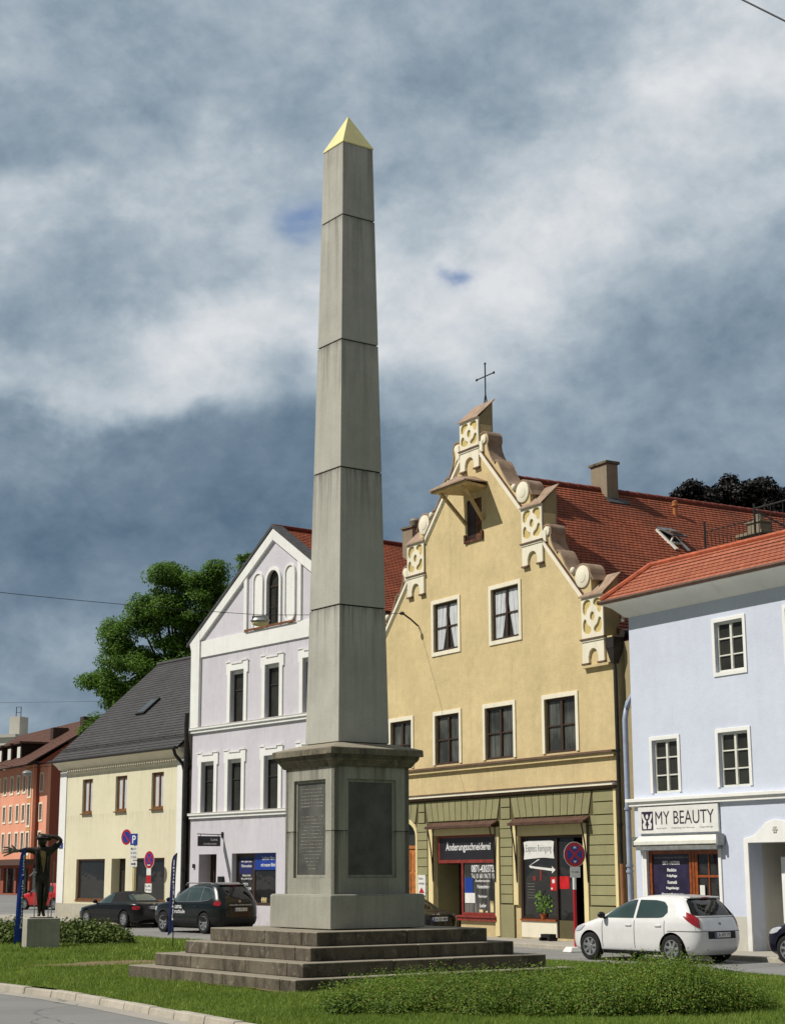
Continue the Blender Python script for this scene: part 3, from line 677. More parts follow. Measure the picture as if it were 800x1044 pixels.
bn.plate([pl],.050,.056); bo=bn.build('banner',M['sign_white'],s2)
text('Express Reinigung',.31,1.58,2.26,2.52,.047,M['metal_grey'],bo,bold=-.0)
m=MB(); m.plate([[(1.0,2.10),(.5,1.93),(.72,1.90),(1.58,1.84),(1.58,1.90),(1.74,1.80),(1.58,1.70),(1.58,1.77),(.5,1.86),(.46,1.92),(.9,2.10)]],.050,.056); m.build('arrow',M['sign_white'],bo)
m=MB(); m.box(1.50,1.78,.052,.060,1.22,1.60,0); m.box(1.9,2.35,.076,.083,1.27,1.62,0); m.plate([arc(1.64,1.48,.07,.06,0,360,14)[:-1]],.046,.051,1); m.box(1.52,1.60,.046,.051,1.25,1.30,1); m.box(.62,.78,.056,.061,1.5,1.62,2); m.box(.98,1.06,.056,.061,1.5,1.85,2)
m.build('red_poster',[M['poster_red'],M['sign_white'],M['frame_red']],s2)
m=MB()
for z in(1.0,1.08,1.16,1.24,1.32,1.4): m.box(.34,.72,.057,.061,z,z+.012)
m.build('small_print',M['letter'],s2)
# arched door
m=MB(); m.box(-7.74,-5.69,.2,.26,-.1,2.5,0); m.box(-7.74,-5.69,.16,.2,2.5,2.6,0)
for a in(-7.6,-6.62): m.box(a,a+.06,.17,.2,-.05,2.45,0)
m.box(-6.72,-6.66,.15,.2,-.05,2.45,0)
for a in(-6.56,-6.2,-5.88):
    for z0,z1 in((.1,.9),(1.0,1.7),(1.8,2.4)): m.box(a,a+.16,.175,.2,z0,z1,0)
dd=m.build('door',M['door_orange'],Yh,bevel=.006)
m=MB(); m.plate([[(-7.74,2.6),(-5.69,2.6),(-5.69,2.9)]+arc(-6.715,2.9,1.03,.5,0,180,12)[1:-1]+[(-7.74,2.9)]],.24,.26); m.build('transom_pane',M['pane'],dd)
nt=MB().box(-5.52,-5.06,-.085,-.063,1.02,1.66).build('notice_board',M['sign_white'],Yh)
text('Parken\nverboten',-5.46,-5.12,1.36,1.6,-.088,M['text_dark'],nt,bold=0); m=MB(); m.plate([[(-5.45,1.1),(-5.12,1.1),(-5.3,1.28)]],-.089,-.086); m.build('mark',M['sign_red'],nt)
# metal canopies with brackets
for x0,x1 in((-4.72,-.96),(-.10,3.58)):
    m=MB(); m.hexa([(x0,-.30,3.12),(x1,-.30,3.12),(x0,-.063,3.20),(x1,-.063,3.20),(x0,-.30,3.15),(x1,-.30,3.15),(x0,-.063,3.28),(x1,-.063,3.28)])
    m.box(x0,x1,-.32,-.301,3.08,3.16)
    cp=m.build('canopy',M['metal_brown'],Yh)
    for xx in(x0+.12,x1-.14):
        m=MB(); m.tube([(xx,-.28,3.1),(xx,-.22,2.8),(xx,-.16,2.45),(xx,-.11,2.0),(xx,-.085,1.5)],.022,6); m.tube([(xx,-.085,3.1),(xx,-.085,1.45)],.018,6)
        m.build('bracket',M['metal_dark'],cp)
# wall cable hook
hk=MB(); hk.tube([(-5.5,-.02,9.75),(-5.5,-.3,9.95),(-5.52,-.55,10.1)],.03,6); hk.ell((-5.53,-.62,10.13),.09,.09,.06); hk.build('cable_hook',M['metal_dark'],Yh,smooth=True)
# hopper and brown downpipe
m=MB(); m.box(4.62,4.98,-.16,.2,7.82,8.12); m.hexa([(4.74,-.08,7.4),(4.86,-.08,7.4),(4.74,.1,7.4),(4.86,.1,7.4),(4.64,-.15,7.82),(4.98,-.15,7.82),(4.64,.2,7.82),(4.98,.2,7.82)]); m.tube([(4.8,.3,8.25),(4.8,.9,8.3)],.12,8)
dp=m.build('rain_hopper',M['metal_dark'],Yh)
downpipe(Yh,[(4.80,-.02,7.45),(4.86,-.03,7.2),(4.86,-.03,1.9)],.055,'metal_dark',clips=[(4.86,-.03,5),(4.86,-.03,3)])
downpipe(Yh,[(4.90,-.03,1.95),(4.90,-.03,-.15)],.07,'pipe_brown')
m=MB(); m.tube([(4.98,.35,7.98),(4.98,16,7.98)],.08,8); m.build('gutter',M['metal_dark'],rf)
# ================================================================== BLUE HOUSE
Bh=thing('corner_house','pale blue two storey house with orange tiled eave and a beauty salon shop','house',(PC[0]+.15*math.sin(YW),PC[1]-.15*math.cos(YW),0),YW)
XE=17
outl=[(5.62,-.3),(XE,-.3),(XE,8.62),(5.66,8.62)]
BW=[(6.48,7.50,3.76,5.14,1),(9.08,10.16,3.80,5.16,1),(9.12,10.16,6.68,7.96,1),(11.68,12.7,6.72,7.98,1),(11.7,12.75,3.8,5.16,1),(14.2,15.2,6.7,7.96,1),(14.2,15.2,3.8,5.16,1)]
bholes=[rect(a,b,z0,z1) for a,b,z0,z1,_ in BW]
bholes+=[[(6.1,-.1),(8.90,-.1),(8.90,2.28),(6.1,2.28)],[(10.02,-.16),(11.95,-.16),(11.95,2.42),(10.02,2.42)]]
bw=MB().plate([outl]+bholes,0,.4).build('wall',M['blue'],Bh)
MB().box(5.64,5.9,.401,10,-.3,8.6).build('side_wall',M['blue'],Bh)
MB().plate([rect(5.61,6.0,-.3,.66),],-.025,-.001).build('base_course',M['greyplinth'],Bh)
MB().plate([rect(8.98,9.94,-.3,.66)],-.025,-.001).build('base_course',M['whitegrey'],Bh)
MB().box(12.1,XE,-.025,-.001,-.3,.66).build('base_course',M['whitegrey'],Bh)
for a,b,z0,z1,_ in BW: window(Bh,a,b,z0,z1,'frame_white',.07,.055,2,(.333,.667),.022,surround='white',sw=.10,proud=.03,bottom=(z0>6),mid=.04)
m=MB(); m.box(5.44,XE,-.16,-.002,3.55,3.64); m.box(5.52,XE,-.10,-.003,3.44,3.549); m.build('ledge',M['white'],Bh,bevel=.01)
# coved eave
prof=[(.0,8.55),(-.07,8.58),(-.16,8.68),(-.30,8.82),(-.44,8.90),(-.52,8.92),(-.52,9.0),(.3,9.0),(.3,8.55)]
m=MB(); n=len(prof); vs=[(5.62-(-y if y<0 else 0)*1.0,y,z) for y,z in prof]+[(XE,y,z) for y,z in prof]
m.add(vs,[tuple(range(n)),tuple(range(2*n-1,n-1,-1))]+[(i,(i+1)%n,(i+1)%n+n,i+n) for i in range(n)]); m.build('eave_cove',M['white'],Bh,smooth=True)
m=MB(); m.box(5.16,5.62,.3,10,8.9,9.0); m.build('eave_board',M['white'],Bh)
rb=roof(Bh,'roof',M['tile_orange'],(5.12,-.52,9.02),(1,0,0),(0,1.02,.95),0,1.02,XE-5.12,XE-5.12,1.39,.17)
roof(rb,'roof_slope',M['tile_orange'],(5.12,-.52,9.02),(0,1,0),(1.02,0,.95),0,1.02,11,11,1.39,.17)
m=MB(); m.tube([(5.12,-.52,9.06),(6.14,.5,10.0)],.09,8); m.tube([(6.14,.5,10.0),(XE,.5,10.0)],.075,8); m.build('ridge_tiles',M['ridge_o'],rb,smooth=True)
m=MB(); m.box(6.14,XE,.5,10,9.85,9.93); m.build('terrace',M['slate_edge'],rb)
m=MB(); m.tube([(5.08,-.56,8.985),(XE,-.56,8.985)],.06,8); m.tube([(5.08,-.60,9.0),(5.08,9,9.0)],.055,8); m.build('gutter',M['metal_brown'],rb,smooth=True)
m=MB(); m.box(8.3,9.1,1.8,2.4,9.9,10.5,0); m.box(8.2,9.2,1.7,2.5,10.5,10.58,0); m.box(8.45,8.95,1.9,2.3,10.58,10.85,0); m.box(8.4,9.0,1.86,2.34,10.85,10.9,0); m.lathe([(.16,10.9),(.13,11.1)],(8.7,2.1,0)); m.build('chimney',M['cement'],rb,bevel=.01)
rl=MB(); zt=11.05
for x_ in(7.5,9.45,11.4,13.4): rl.tube([(x_,1.25,9.9),(x_,1.25,zt+(.12 if x_==9.45 else 0))],.03,6)
rl.tube([(9.45,1.25,zt-.02),(XE,1.25,zt-.02)],.025,6); rl.tube([(9.45,1.25,zt-.05),(8.2,3.6,zt-.05)],.025,6); rl.tube([(7.5,1.25,10.75),(9.45,1.25,10.75)],.014,6)
for i in range(16): 
    x_=9.6+i*.45; rl.tube([(x_,1.25,9.9),(x_,1.25,zt-.03)],.011,4)
for i in range(12):
    x_=7.6+i*.155; rl.tube([(x_,1.25,9.9),(x_,1.25,10.75)],.008,4)
rl.build('railing',M['metal_dark'],rb)
# salon front
f=MB(); y0,y1=.05,.12
f.box(6.10,6.22,y0,y1,-.1,2.27); f.box(7.70,7.78,y0,y1,-.1,2.27); f.box(7.80,7.90,y0,y1-.01,-.1,2.27); f.box(7.92,8.02,y0,y1,-.1,2.27); f.box(8.82,8.895,y0,y1,-.1,2.27); f.box(6.22,7.70,y0,y1,2.19,2.27); f.box(8.02,8.82,y0,y1,2.17,2.27)
f.box(8.41,8.45,y0+.01,y1-.01,.1,2.17)
for z in(1.62,1.02,.42): f.box(8.02,8.41,y0+.01,y1-.01,z-.03,z+.03); f.box(8.45,8.82,y0+.01,y1-.01,z-.03,z+.03)
f.box(7.78,7.80,y0+.02,y1-.02,-.1,2.27); f.box(7.90,7.92,y0+.02,y1-.02,-.1,2.27)
sf=f.build('salon_window',M['frame_wood'],Bh,bevel=.005)
MB().box(6.2,7.72,.085,.095,-.1,2.2).build('pane',M['violet'],sf); MB().box(8.0,8.84,.085,.095,-.1,2.2).build('pane',M['shopglass'],sf)
MB().box(5.99,6.099,-.03,.39,-.1,2.279).build('door_trim',M['white'],sf); MB().plate([[(5.92,.66),(6.0,.66),(6.0,2.29),(5.92,2.29)]],-.03,-.001).build('door_trim',M['white'],sf); MB().plate([[(8.901,-.3),(9.0,-.3),(9.0,2.33),(8.901,2.33)]],-.035,-.001).build('door_trim',M['white'],sf)
text('www.mybeauty-landshut.de',6.3,7.65,2.06,2.13,.078,M['metal_grey'],sf); text('0871-1437590',6.62,7.30,1.91,2.01,.078,M['text_white'],sf,bold=.03)
zz=1.74
for t_,a,b in(('Maniküre',6.80,7.16),('Fußpflege',6.78,7.18),('Kosmetik',6.80,7.18),('Nageldesign',6.74,7.24),('Haarentfernungen',6.55,7.42),('Wellness Massagen',6.62,7.40),('Permanent Make Up',6.68,7.30),('Solarium',6.78,7.22),('Gutscheine',6.7,7.25)):
    text(t_,a,b,zz,zz+.085,.078,M['text_white'],sf,bold=.03); zz-=.155
m=MB(); m.plate([[(6.26,1.22),(6.33,1.27),(6.38,1.38),(6.41,1.26),(6.5,1.22),(6.41,1.18),(6.37,1.08),(6.33,1.18)]],.078,.084); m.build('flower_mark',M['violet'],sf)
MB().box(8.10,8.28,.035,.048,1.1,1.4).build('notice',M['sign_white'],sf)
# awning cassette
m=MB(); m.hexa([(5.84,-.24,2.42),(9.10,-.24,2.42),(5.84,-.03,2.40),(9.10,-.03,2.40),(5.84,-.24,2.52),(9.10,-.24,2.52),(5.84,-.03,2.66),(9.10,-.03,2.66)],0); aw=m.build('awning_box',M['frame_white'],Bh,bevel=.015)
MB().box(9.101,9.17,-.25,-.03,2.38,2.66).build('awning_end',M['metal_grey'],aw); MB().box(5.79,5.839,-.25,-.03,2.38,2.64).build('awning_end',M['metal_grey'],aw); MB().box(5.90,9.06,-.21,-.04,2.29,2.40).build('valance',M['metal_grey'],aw)
# salon sign board
sb=thing('shop_sign','white shop sign reading MY BEAUTY with a purple square logo','sign',tuple(Bh.location+Matrix.Rotation(YW,3,'Z')@Vector((7.44,-.05,2.72))),YW)
MB().box(-1.57,1.57,-.02,.03,0,.69).build('board',M['sign_white'],sb,bevel=.006)
text('MY BEAUTY',-.86,1.42,.22,.56,-.024,M['text_dark'],sb,bold=-.002)
text('Kosmetik      Fußpflege & Massage      Nageldesign',-.82,1.38,.10,.145,-.024,M['metal_grey'],sb)
MB().box(-1.42,-.96,-.028,-.0205,.09,.57).build('logo_square',M['purple'],sb)
m=MB()
for s_ in(1,-1):
    m.plate([[(-1.19+s_*x,z) for x,z in((.02,.12),(.16,.12),(.19,.24),(.13,.30),(.20,.42),(.21,.52),(.15,.50),(.10,.38),(.03,.33),(.06,.26),(.10,.20),(.05,.22))]],-.034,-.029)
m.plate([arc(-1.19,.44,.05,.06,0,360,12)[:-1]],-.034,-.029); m.build('logo_figure',M['sign_white'],sb)
# portal
pr=[(9.86,-.16),(10.02,-.16),(10.02,2.42),(11.95,2.42),(11.95,-.16),(12.1,-.16),(12.1,2.52),(11.9,2.56),(11.72,2.62),(11.55,2.78),(11.3,2.92),(10.98,2.96),(10.68,2.90),(10.45,2.74),(10.25,2.60),(10.05,2.55),(9.86,2.53)]
po=MB().plate([pr],-.05,-.001).build('door_surround',M['white'],Bh,bevel=.008)
m=MB()
for k in range(6):
    a=R(60*k); m.ell((10.98+.06*math.cos(a),-.055,2.72+.06*math.sin(a)),.035,.015,.035,8,6)
m.ell((10.98,-.06,2.72),.03,.02,.03,8,6); m.build('rosette',M['whitegrey'],po,smooth=True)
m=MB(); m.box(10.0,10.021,.40,1.3,-.16,2.42); m.box(10.02,12,1.3,1.35,-.16,2.6); m.box(11.93,11.96,.4,1.3,-.16,2.42); m.box(10.02,12,.4,1.3,2.421,2.46); m.build('porch_wall',M['whitegrey'],Bh)
m=MB(); m.box(10.5,11.0,.55,1.295,-.15,2.08); m.build('porch_panel',M['white'],Bh); MB().box(11.1,11.9,.9,.95,-.15,2.1).build('door',M['door_dark'],Bh)
# blue-grey downpipe on the corner
downpipe(Bh,[(5.42,.5,8.9),(5.35,.1,8.7),(5.40,.0,8.5)],.05,'frame_white')
downpipe(Bh,[(5.22,.25,6.3),(5.32,.08,6.02),(5.34,.02,5.8),(5.34,.02,-.1)],.075,'pipe_blue',clips=[(5.34,.02,1.9),(5.34,.02,1.75),(5.34,.02,3.4)])
m=MB(); m.tube([(5.56,.3,6.7),(5.5,.12,6.4),(5.38,.04,6.1)],.06,8); m.build('downpipe_branch',M['pipe_blue'],Bh,smooth=True)
MB().box(4.99,5.60,.35,.4,-.3,8.0).build('gap_wall',M['yellow_side'],Bh)
# ================================================================== LILAC/WHITE HOUSE
PW=(-4.6083,63.3737); WW=R(-52.5)
Wh=thing('lilac_house','lilac gabled house with broad white bands and an arched attic window','house',(PW[0],PW[1],0),WW)
outl=[(-5.76,-.3),(6.2,-.3),(6.2,10.95),(.12,14.75),(-5.92,10.95),(-5.80,10.6),(-5.72,7.4)]
W2=[-2.40,.08,2.62,5.0]; W1=[-4.48,-2.48,.08,2.5,4.6]
hol=[rect(x-.47,x+.47,7.5,9.50) for x in W2]+[rect(x-.46,x+.46,4.08,6.05) for x in W1]
archw=[(-.33,11.05),(.50,11.05),(.50,12.7)]+arc(.085,12.7,.415,.45,0,180,12)[1:-1]+[(-.33,12.7)]
hol+=[archw,rect(-5.06,-3.74,-.16,2.47),[(-2.62,-.0),(.43,-.0),(.43,2.48),(-2.62,2.48)]]
hol[-1]=rect(-2.62,.43,.55,2.48)
ww=MB().plate([outl]+hol,0,.4).build('gable_wall',M['lilac'],Wh)
m=MB(); m.box(-5.7,-5.5,.401,13,-.3,10.8); m.box(6.0,6.18,.401,13,-.3,10.8); m.build('side_wall',M['whitegrey'],Wh)
def win_w(x,z0,z1,w):
    window(Wh,x-w+.0,x+w,z0,z1,'frame_grey',.14,.05,1,(.62,),.022,surround=None,shutterbox=.12)
    # surround with stepped head
    a=w+.02
    q=[(x-a-.22,z0),(x-a,z0),(x-a,z1+.02),(x+a,z1+.02),(x+a,z0),(x+a+.22,z0),(x+a+.22,z1-.12),(x+a+.30,z1-.12),(x+a+.30,z1+.36),(x+.42,z1+.36),(x+.38,z1+.28),(x-.38,z1+.28),(x-.42,z1+.36),(x-a-.30,z1+.36),(x-a-.30,z1-.12),(x-a-.22,z1-.12)]
    s=MB().plate([q],-.05,-.001).build('window_surround',M['white'],Wh,bevel=.008)
    q2=[(x-a-.30,z1+.37),(x-.43,z1+.37),(x-.39,z1+.29),(x+.39,z1+.29),(x+.43,z1+.37),(x+a+.30,z1+.37),(x+a+.30,z1+.41),(x+.41,z1+.41),(x+.37,z1+.33),(x-.37,z1+.33),(x-.41,z1+.41),(x-a-.30,z1+.41)]
    MB().plate([q2],-.09,-.052).build('head_moulding',M['white'],s)
for x in W2: win_w(x,7.5,9.5,.47)
for x in W1: win_w(x,4.08,6.05,.46)
m=MB()
m.plate([rect(-5.14,6.2,10.28,10.93)],-.06,-.001)
m.plate([[(-5.78,7.45),(-5.15,7.45),(-5.15,11.40),(-5.94,10.92),(-5.8,10.6)]],-.12,-.001)
for s_,xe in((-1,-5.92),(1,6.2)):
    m.plate([[(xe,10.94),(.12,14.74),(.12,14.30),(xe-s_*.72,10.94)]],-.11,-.062 if 0 else -.001)
m.build('white_band',M['white'],Wh,bevel=.008)
m=MB(); m.plate([[(-1.94,10.935),(-1.72,10.935),(-1.72,13.45),(-1.94,13.30)]],-.08,-.001); m.build('pilaster_strip',M['white'],Wh,bevel=.008); m=MB(); m.plate([[(1.78,10.935),(2.02,10.935),(2.02,13.40),(1.78,13.55)]],-.08,-.001); m.build('pilaster_strip',M['white'],Wh,bevel=.008)
m=MB(); m.box(-1.80,1.72,-.13,-.085,10.94,11.02); m.build('sill_moulding',M['frame_brown'],Wh)
# arched window and niches
aw_=MB(); inner=[(-.29,11.10),(.46,11.10),(.46,12.7)]+arc(.085,12.7,.375,.41,0,180,12)[1:-1]+[(-.29,12.7)]
aw_.plate([archw,inner],.07,.14); aw_.box(.065,.105,.08,.12,11.11,12.55); aw_.box(-.27,.44,.075,.135,12.5,12.56); aw_.box(-.27,.055,.09,.125,11.7,11.73); aw_.box(.115,.44,.09,.125,11.7,11.73)
aa=aw_.build('arched_window',M['frame_dark'],Wh); MB().plate([archw],.11,.115).build('pane',M['pane'],aa)
def archring(x0,x1,z0,zs,w,round_bottom=False):
    xc=(x0+x1)/2; r_=(x1-x0)/2
    o=[(x1+w,z0)]+[(x1+w,zs)]+arc(xc,zs,r_+w,r_+w,0,180,14)[1:-1]+[(x0-w,zs),(x0-w,z0)]
    i=[(x0,z0),(x0,zs)]+[q for q in reversed(arc(xc,zs,r_,r_,0,180,14))][1:-1]+[(x1,zs),(x1,z0)]
    return o+i
MB().plate([archring(-.34,.51,11.03,12.7,.13)],-.07,-.001).build('window_surround',M['white'],Wh,bevel=.01)
for x0,x1,z0 in((-1.22,-.72,11.2),(.98,1.50,11.35)):
    xc=(x0+x1)/2; r_=(x1-x0)/2; zs=12.85
    shape=[(x1,zs)]+arc(xc,zs,r_,r_,0,180,12)[1:]+([(x0,z0)]+arc(xc,z0,r_,r_,180,360,12)[1:] if x0>0 else [(x0,11.03),(x1,11.03)])
    MB().plate([shape],-.03,-.001).build('niche',M['white'],Wh)
    outer=[(xc+(q[0]-xc)*1.42,(zs if q[1]>12 else z0)+(q[1]-(zs if q[1]>12 else z0))*1.42) if x0>0 or q[1]>11.1 else (xc+(q[0]-xc)*1.42,q[1]-.001) for q in shape]
    MB().plate([outer,[(xc+(q[0]-xc)*1.12,(zs if q[1]>12 else z0)+(q[1]-(zs if q[1]>12 else z0))*1.12) if q[1]>11.1 else (xc+(q[0]-xc)*1.12,q[1]) for q in shape]],-.075,-.031 if 0 else -.001).build('niche_surround',M['white'],Wh,bevel=.01)
m=MB()
for z in(7.37,3.98): m.box(-5.80,6.2,-.14,-.001,z,z+.075,0); m.box(-5.76,6.2,-.085,-.002,z-.12,z-.001,0); m.box(-5.80,6.2,-.15,-.003,z+.076,z+.1,1)
m.build('cornice',[M['white'],M['whitegrey']],Wh,bevel=.008)
# gable coping / roof
sl=math.hypot(6.25,3.95); kk=(6.32,0,3.93)
rw=roof(Wh,'roof',M['tile_red'],(6.45,-.02,10.80),(0,1,0),(-6.33,0,3.98),0,0,14,14,math.hypot(6.33,3.98),.18)
roof(rw,'roof_slope',M['tile_red'],(-6.15,-.02,10.84),(0,1,0),(6.27,0,3.94),0,0,14,14,math.hypot(6.27,3.94),.18)
m=MB(); m.tube([(.12,-.05,14.83),(.12,14,14.83)],.1,8); m.build('ridge_tiles',M['ridge_r'],rw)
m=MB(); m.plate([[(-6.15,10.78),(.12,14.78),(6.45,10.76),(6.45,10.90),(.12,14.92),(-6.15,10.92)]],-.14,.3); m.build('verge_coping',M['slate_edge'],rw)
m=MB(); m.box(1.3,1.95,5.3,6.1,13.2,15.15); cw=m.build('chimney',M['cement'],rw,bevel=.01)
m=MB(); m.box(1.24,2.01,5.24,6.16,15.15,15.22); m.lathe([(.2,15.22),(.22,15.5),(.15,15.6)],(1.62,5.7,0)); m.build('chimney_cap',M['cornice'],cw)
# ground floor
m=MB(); m.box(-5.06,-3.74,.55,.6,-.16,2.47,0); m.box(-4.75,-4.7,.5,.55,-.1,2.47,1); m.box(-3.95,-3.74,.5,.548,-.1,1.9,2); m.build('door',[M['door_dark'],M['frame_dark'],M['frame_red']],Wh)
m=MB(); m.box(-5.08,-5.061,.4,.6,-.16,2.47); m.box(-3.739,-3.7,.4,.6,-.16,2.47); m.build('door_reveal',M['whitegrey'],Wh)
MB().box(-5.46,-5.34,-.06,-.001,1.95,2.1).build('bell_box',M['metal_dark'],Wh)
MB().box(-3.45,-3.15,-.12,-.001,1.15,1.62).build('letter_box',M['black'],Wh)
f=MB(); f.box(-2.6,-2.50,.2,.27,.57,2.46); f.box(-1.42,-1.30,.2,.27,.57,2.46); f.box(.35,.42,.2,.27,.57,2.46); f.box(-2.5,-1.42,.2,.27,2.38,2.46); f.box(-1.3,.35,.2,.27,2.38,2.46); f.box(-2.5,.35,.2,.27,.57,.66)
sw_=f.build('shop_window',M['frame_dark'],Wh); MB().box(-2.55,.4,.23,.24,.58,2.45).build('pane',M['shopglass'],sw_)
m=MB(); m.box(-1.295,.415,.190,.198,1.86,2.46); bs=m.build('blue_fascia',M['sign_blue'],sw_)
text('Leichter fährt',-.78,.06,2.22,2.36,.185,M['text_white'],bs,bold=.015); text('mit neuem Blick',-.86,.12,1.98,2.11,.185,M['text_white'],bs,bold=.015)
MB().box(-2.42,-1.5,.225,.228,1.72,2.28).build('window_print',M['flag_navy'],sw_)
text('Mit Spaß zum',-2.28,-1.56,2.12,2.22,.222,M['text_white'],sw_,bold=.015); text('Führerschein',-2.28,-1.56,1.96,2.06,.222,M['text_white'],sw_,bold=.015)
text('Unterricht',-2.2,-1.62,1.62,1.70,.222,M['text_white'],sw_,bold=.015); text('Mo und Mi 18 Uhr',-2.28,-1.52,1.50,1.57,.222,M['text_white'],sw_,bold=.01); text('0871\n2 24 04',-2.15,-1.58,1.12,1.38,.222,M['text_white'],sw_,bold=.015)
m=MB()
for x in(-.75,-.62,-.5): m.lathe([(.03,.66),(.05,.75),(.03,.85)],(x,.2,0))
m.build('window_display',M['cream_trim'],sw_)
# hanging sign on bracket (perpendicular to the wall)
hs=thing('hanging_sign','small black hanging shop sign on a bracket above the house door','sign',tuple(Wh.location+Matrix.Rotation(WW,3,'Z')@Vector((-3.30,0,2.7))),WW)
m=MB(); m.box(-.02,.02,-1.12,-.12,.06,.44); hb=m.build('sign_board',M['sign_black'],hs)
m=MB(); m.tube([(0,.0,.50),(0,-1.15,.52)],.018,6); m.tube([(0,-.2,.44),(0,-.2,.51)],.012,6); m.tube([(0,-1.0,.44),(0,-1.0,.51)],.012,6); m.box(-.05,.05,-.05,-.001,.38,.60); m.build('bracket',M['metal_dark'],hs)
for t_,a,b,z,h in(('Luna',-.55,-.25,.27,.1),('Autofahrschule',-.88,-.3,.12,.07)):
    o=text(t_,0,b-a,z,z+h,0,M['text_white'],hb,bold=.01); o.rotation_euler=(0,0,R(90)); o.location=(.023,a-.0,0)
# drain pipe between lilac and cream house
downpipe(Wh,[(-5.95,-.15,8.1),(-6.0,-.15,7.6),(-6.02,-.12,7.0),(-6.02,-.12,-.15)],.09,'metal_dark',clips=[(-6.02,-.12,3.9),(-6.02,-.12,1.9)])
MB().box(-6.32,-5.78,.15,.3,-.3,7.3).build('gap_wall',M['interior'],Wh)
# ================================================================== CREAM HOUSE
CW=R(-53)
Ch=thing('cream_house','low cream house with dark slate roof and small brown windows','house',(PW[0],PW[1],0),CW)
CWN=[(-15.44,-14.46),(-12.30,-11.27),(-9.12,-8.10)]
hol=[rect(a,b,4.36,5.86) for a,b in CWN]+[rect(-15.78,-13.08,.60,2.37),rect(-12.46,-11.2,-.16,2.37),rect(-10.55,-7.88,.60,2.37)]
MB().plate([rect(-17.6,-6.36,-.3,6.45)]+hol,0,.4).build('wall',M['creamwall'],Ch)
m=MB(); m.box(-17.59,-17.4,.401,10,-.3,6.45); m.box(-6.56,-6.37,.401,10,-.3,6.45); m.build('side_wall',M['creamwall'],Ch)
MB().box(-17.63,-16.98,-.04,-.001,.46,6.3).build('corner_strip',M['white'],Ch); MB().box(-6.92,-6.34,-.04,-.001,.46,6.3).build('corner_strip',M['white'],Ch)
m=MB(); m.box(-17.64,-15.0,-.05,-.001,-.3,.455); m.box(-15.0,-12.47,-.05,-.001,-.3,.455); m.box(-11.19,-6.34,-.05,-.001,-.3,.455); m.build('base_course',M['greyplinth'],Ch)
m=MB(); m.box(-16.95,-6.95,-.03,-.001,6.12,6.18)
x=-16.9
while x<-6.95: m.box(x,x+.09,-.07,-.002,6.19,6.36); x+=.2
m.build('dentil_frieze',M['pale_trim'],Ch)
prof=[(.0,6.38),(-.05,6.42),(-.12,6.50),(-.24,6.60),(-.33,6.66),(-.36,6.68),(-.36,6.74),(.3,6.74),(.3,6.38)]
m=MB(); n=len(prof); vs=[(-17.85,y,z) for y,z in prof]+[(-6.3,y,z) for y,z in prof]
m.add(vs,[tuple(range(n)),tuple(range(2*n-1,n-1,-1))]+[(i,(i+1)%n,(i+1)%n+n,i+n) for i in range(n)]); m.build('eave_cove',M['pale_trim'],Ch,smooth=True)
for a,b in CWN: window(Ch,a,b,4.36,5.86,'frame_brown',.10,.11,2,(),.03,mid=.045,curtain=.12,sill='frame_brown',sw=.0)
def shopw(a,b,z0):
    f=MB(); f.box(a,a+.07,.1,.17,z0,2.37); f.box(b-.07,b,.1,.17,z0,2.37); f.box(a+.07,b-.07,.1,.17,z0,z0+.07); f.box(a+.07,b-.07,.1,.17,2.30,2.37); f.box(a-.02,b+.02,-.03,.1,z0-.06,z0-.001)
    w=f.build('shop_window',M['frame_brown'],Ch); MB().box(a+.03,b-.03,.13,.14,z0+.03,2.34).build('pane',M['shopglass'],w)
shopw(-15.78,-13.08,.62); shopw(-10.55,-7.88,.62)
m=MB(); m.box(-12.45,-11.21,.42,.5,-.16,2.37,0); m.box(-12.0,-11.9,.35,.42,-.1,2.37,0); d_=m.build('door',M['door_dark'],Ch); MB().box(-12.3,-12.0,.395,.41,.3,2.2).build('pane',M['pane'],d_)
slC=math.hypot(5.45,4.85)
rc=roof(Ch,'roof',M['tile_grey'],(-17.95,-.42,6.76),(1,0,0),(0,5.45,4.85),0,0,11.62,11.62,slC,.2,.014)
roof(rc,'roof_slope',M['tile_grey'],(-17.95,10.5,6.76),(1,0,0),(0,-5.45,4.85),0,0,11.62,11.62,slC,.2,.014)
MB().add([(-17.6,0,6.4),(-17.6,10.2,6.4),(-17.6,5.03,11.5),(-17.55,0,6.4),(-17.55,10.2,6.4),(-17.55,5.03,11.5)],[(0,1,2),(3,5,4)]).build('gable',M['creamwall'],Ch)
m=MB(); m.tube([(-17.95,5.03,11.64),(-6.3,5.03,11.64)],.09,8); m.build('ridge_tiles',M['slate_edge'],rc)
def cs(x,t,o=0):
    k=5.45/slC; j=4.85/slC; return (x,-.42+t*k-o*j,6.76+t*j+o*k)
m=MB()
for i in range(12):
    x=-17.4+i*1.0; a=cs(x,.75,.02); m.tube([cs(x,.75,.02),cs(x,.75,.10)],.015,5)
m.tube([cs(-17.8,.75,.10),cs(-6.5,.75,.10)],.022,6); m.tube([cs(-17.95,.7,.03),cs(-6.4,.7,.03)],.02,6); m.build('snow_guard',M['slate_edge'],rc)
def slab(m,x0,x1,t0,t1,o0,o1,mi=0): m.hexa([cs(x0,t0,o0),cs(x1,t0,o0),cs(x0,t1,o0),cs(x1,t1,o0),cs(x0,t0,o1),cs(x1,t0,o1),cs(x0,t1,o1),cs(x1,t1,o1)],mi)
m=MB(); slab(m,-13.9,-13.1,2.9,4.0,.02,.11,0); slab(m,-13.82,-13.18,2.98,3.92,.112,.118,1); m.build('skylight',[M['black'],M['pane']],rc)
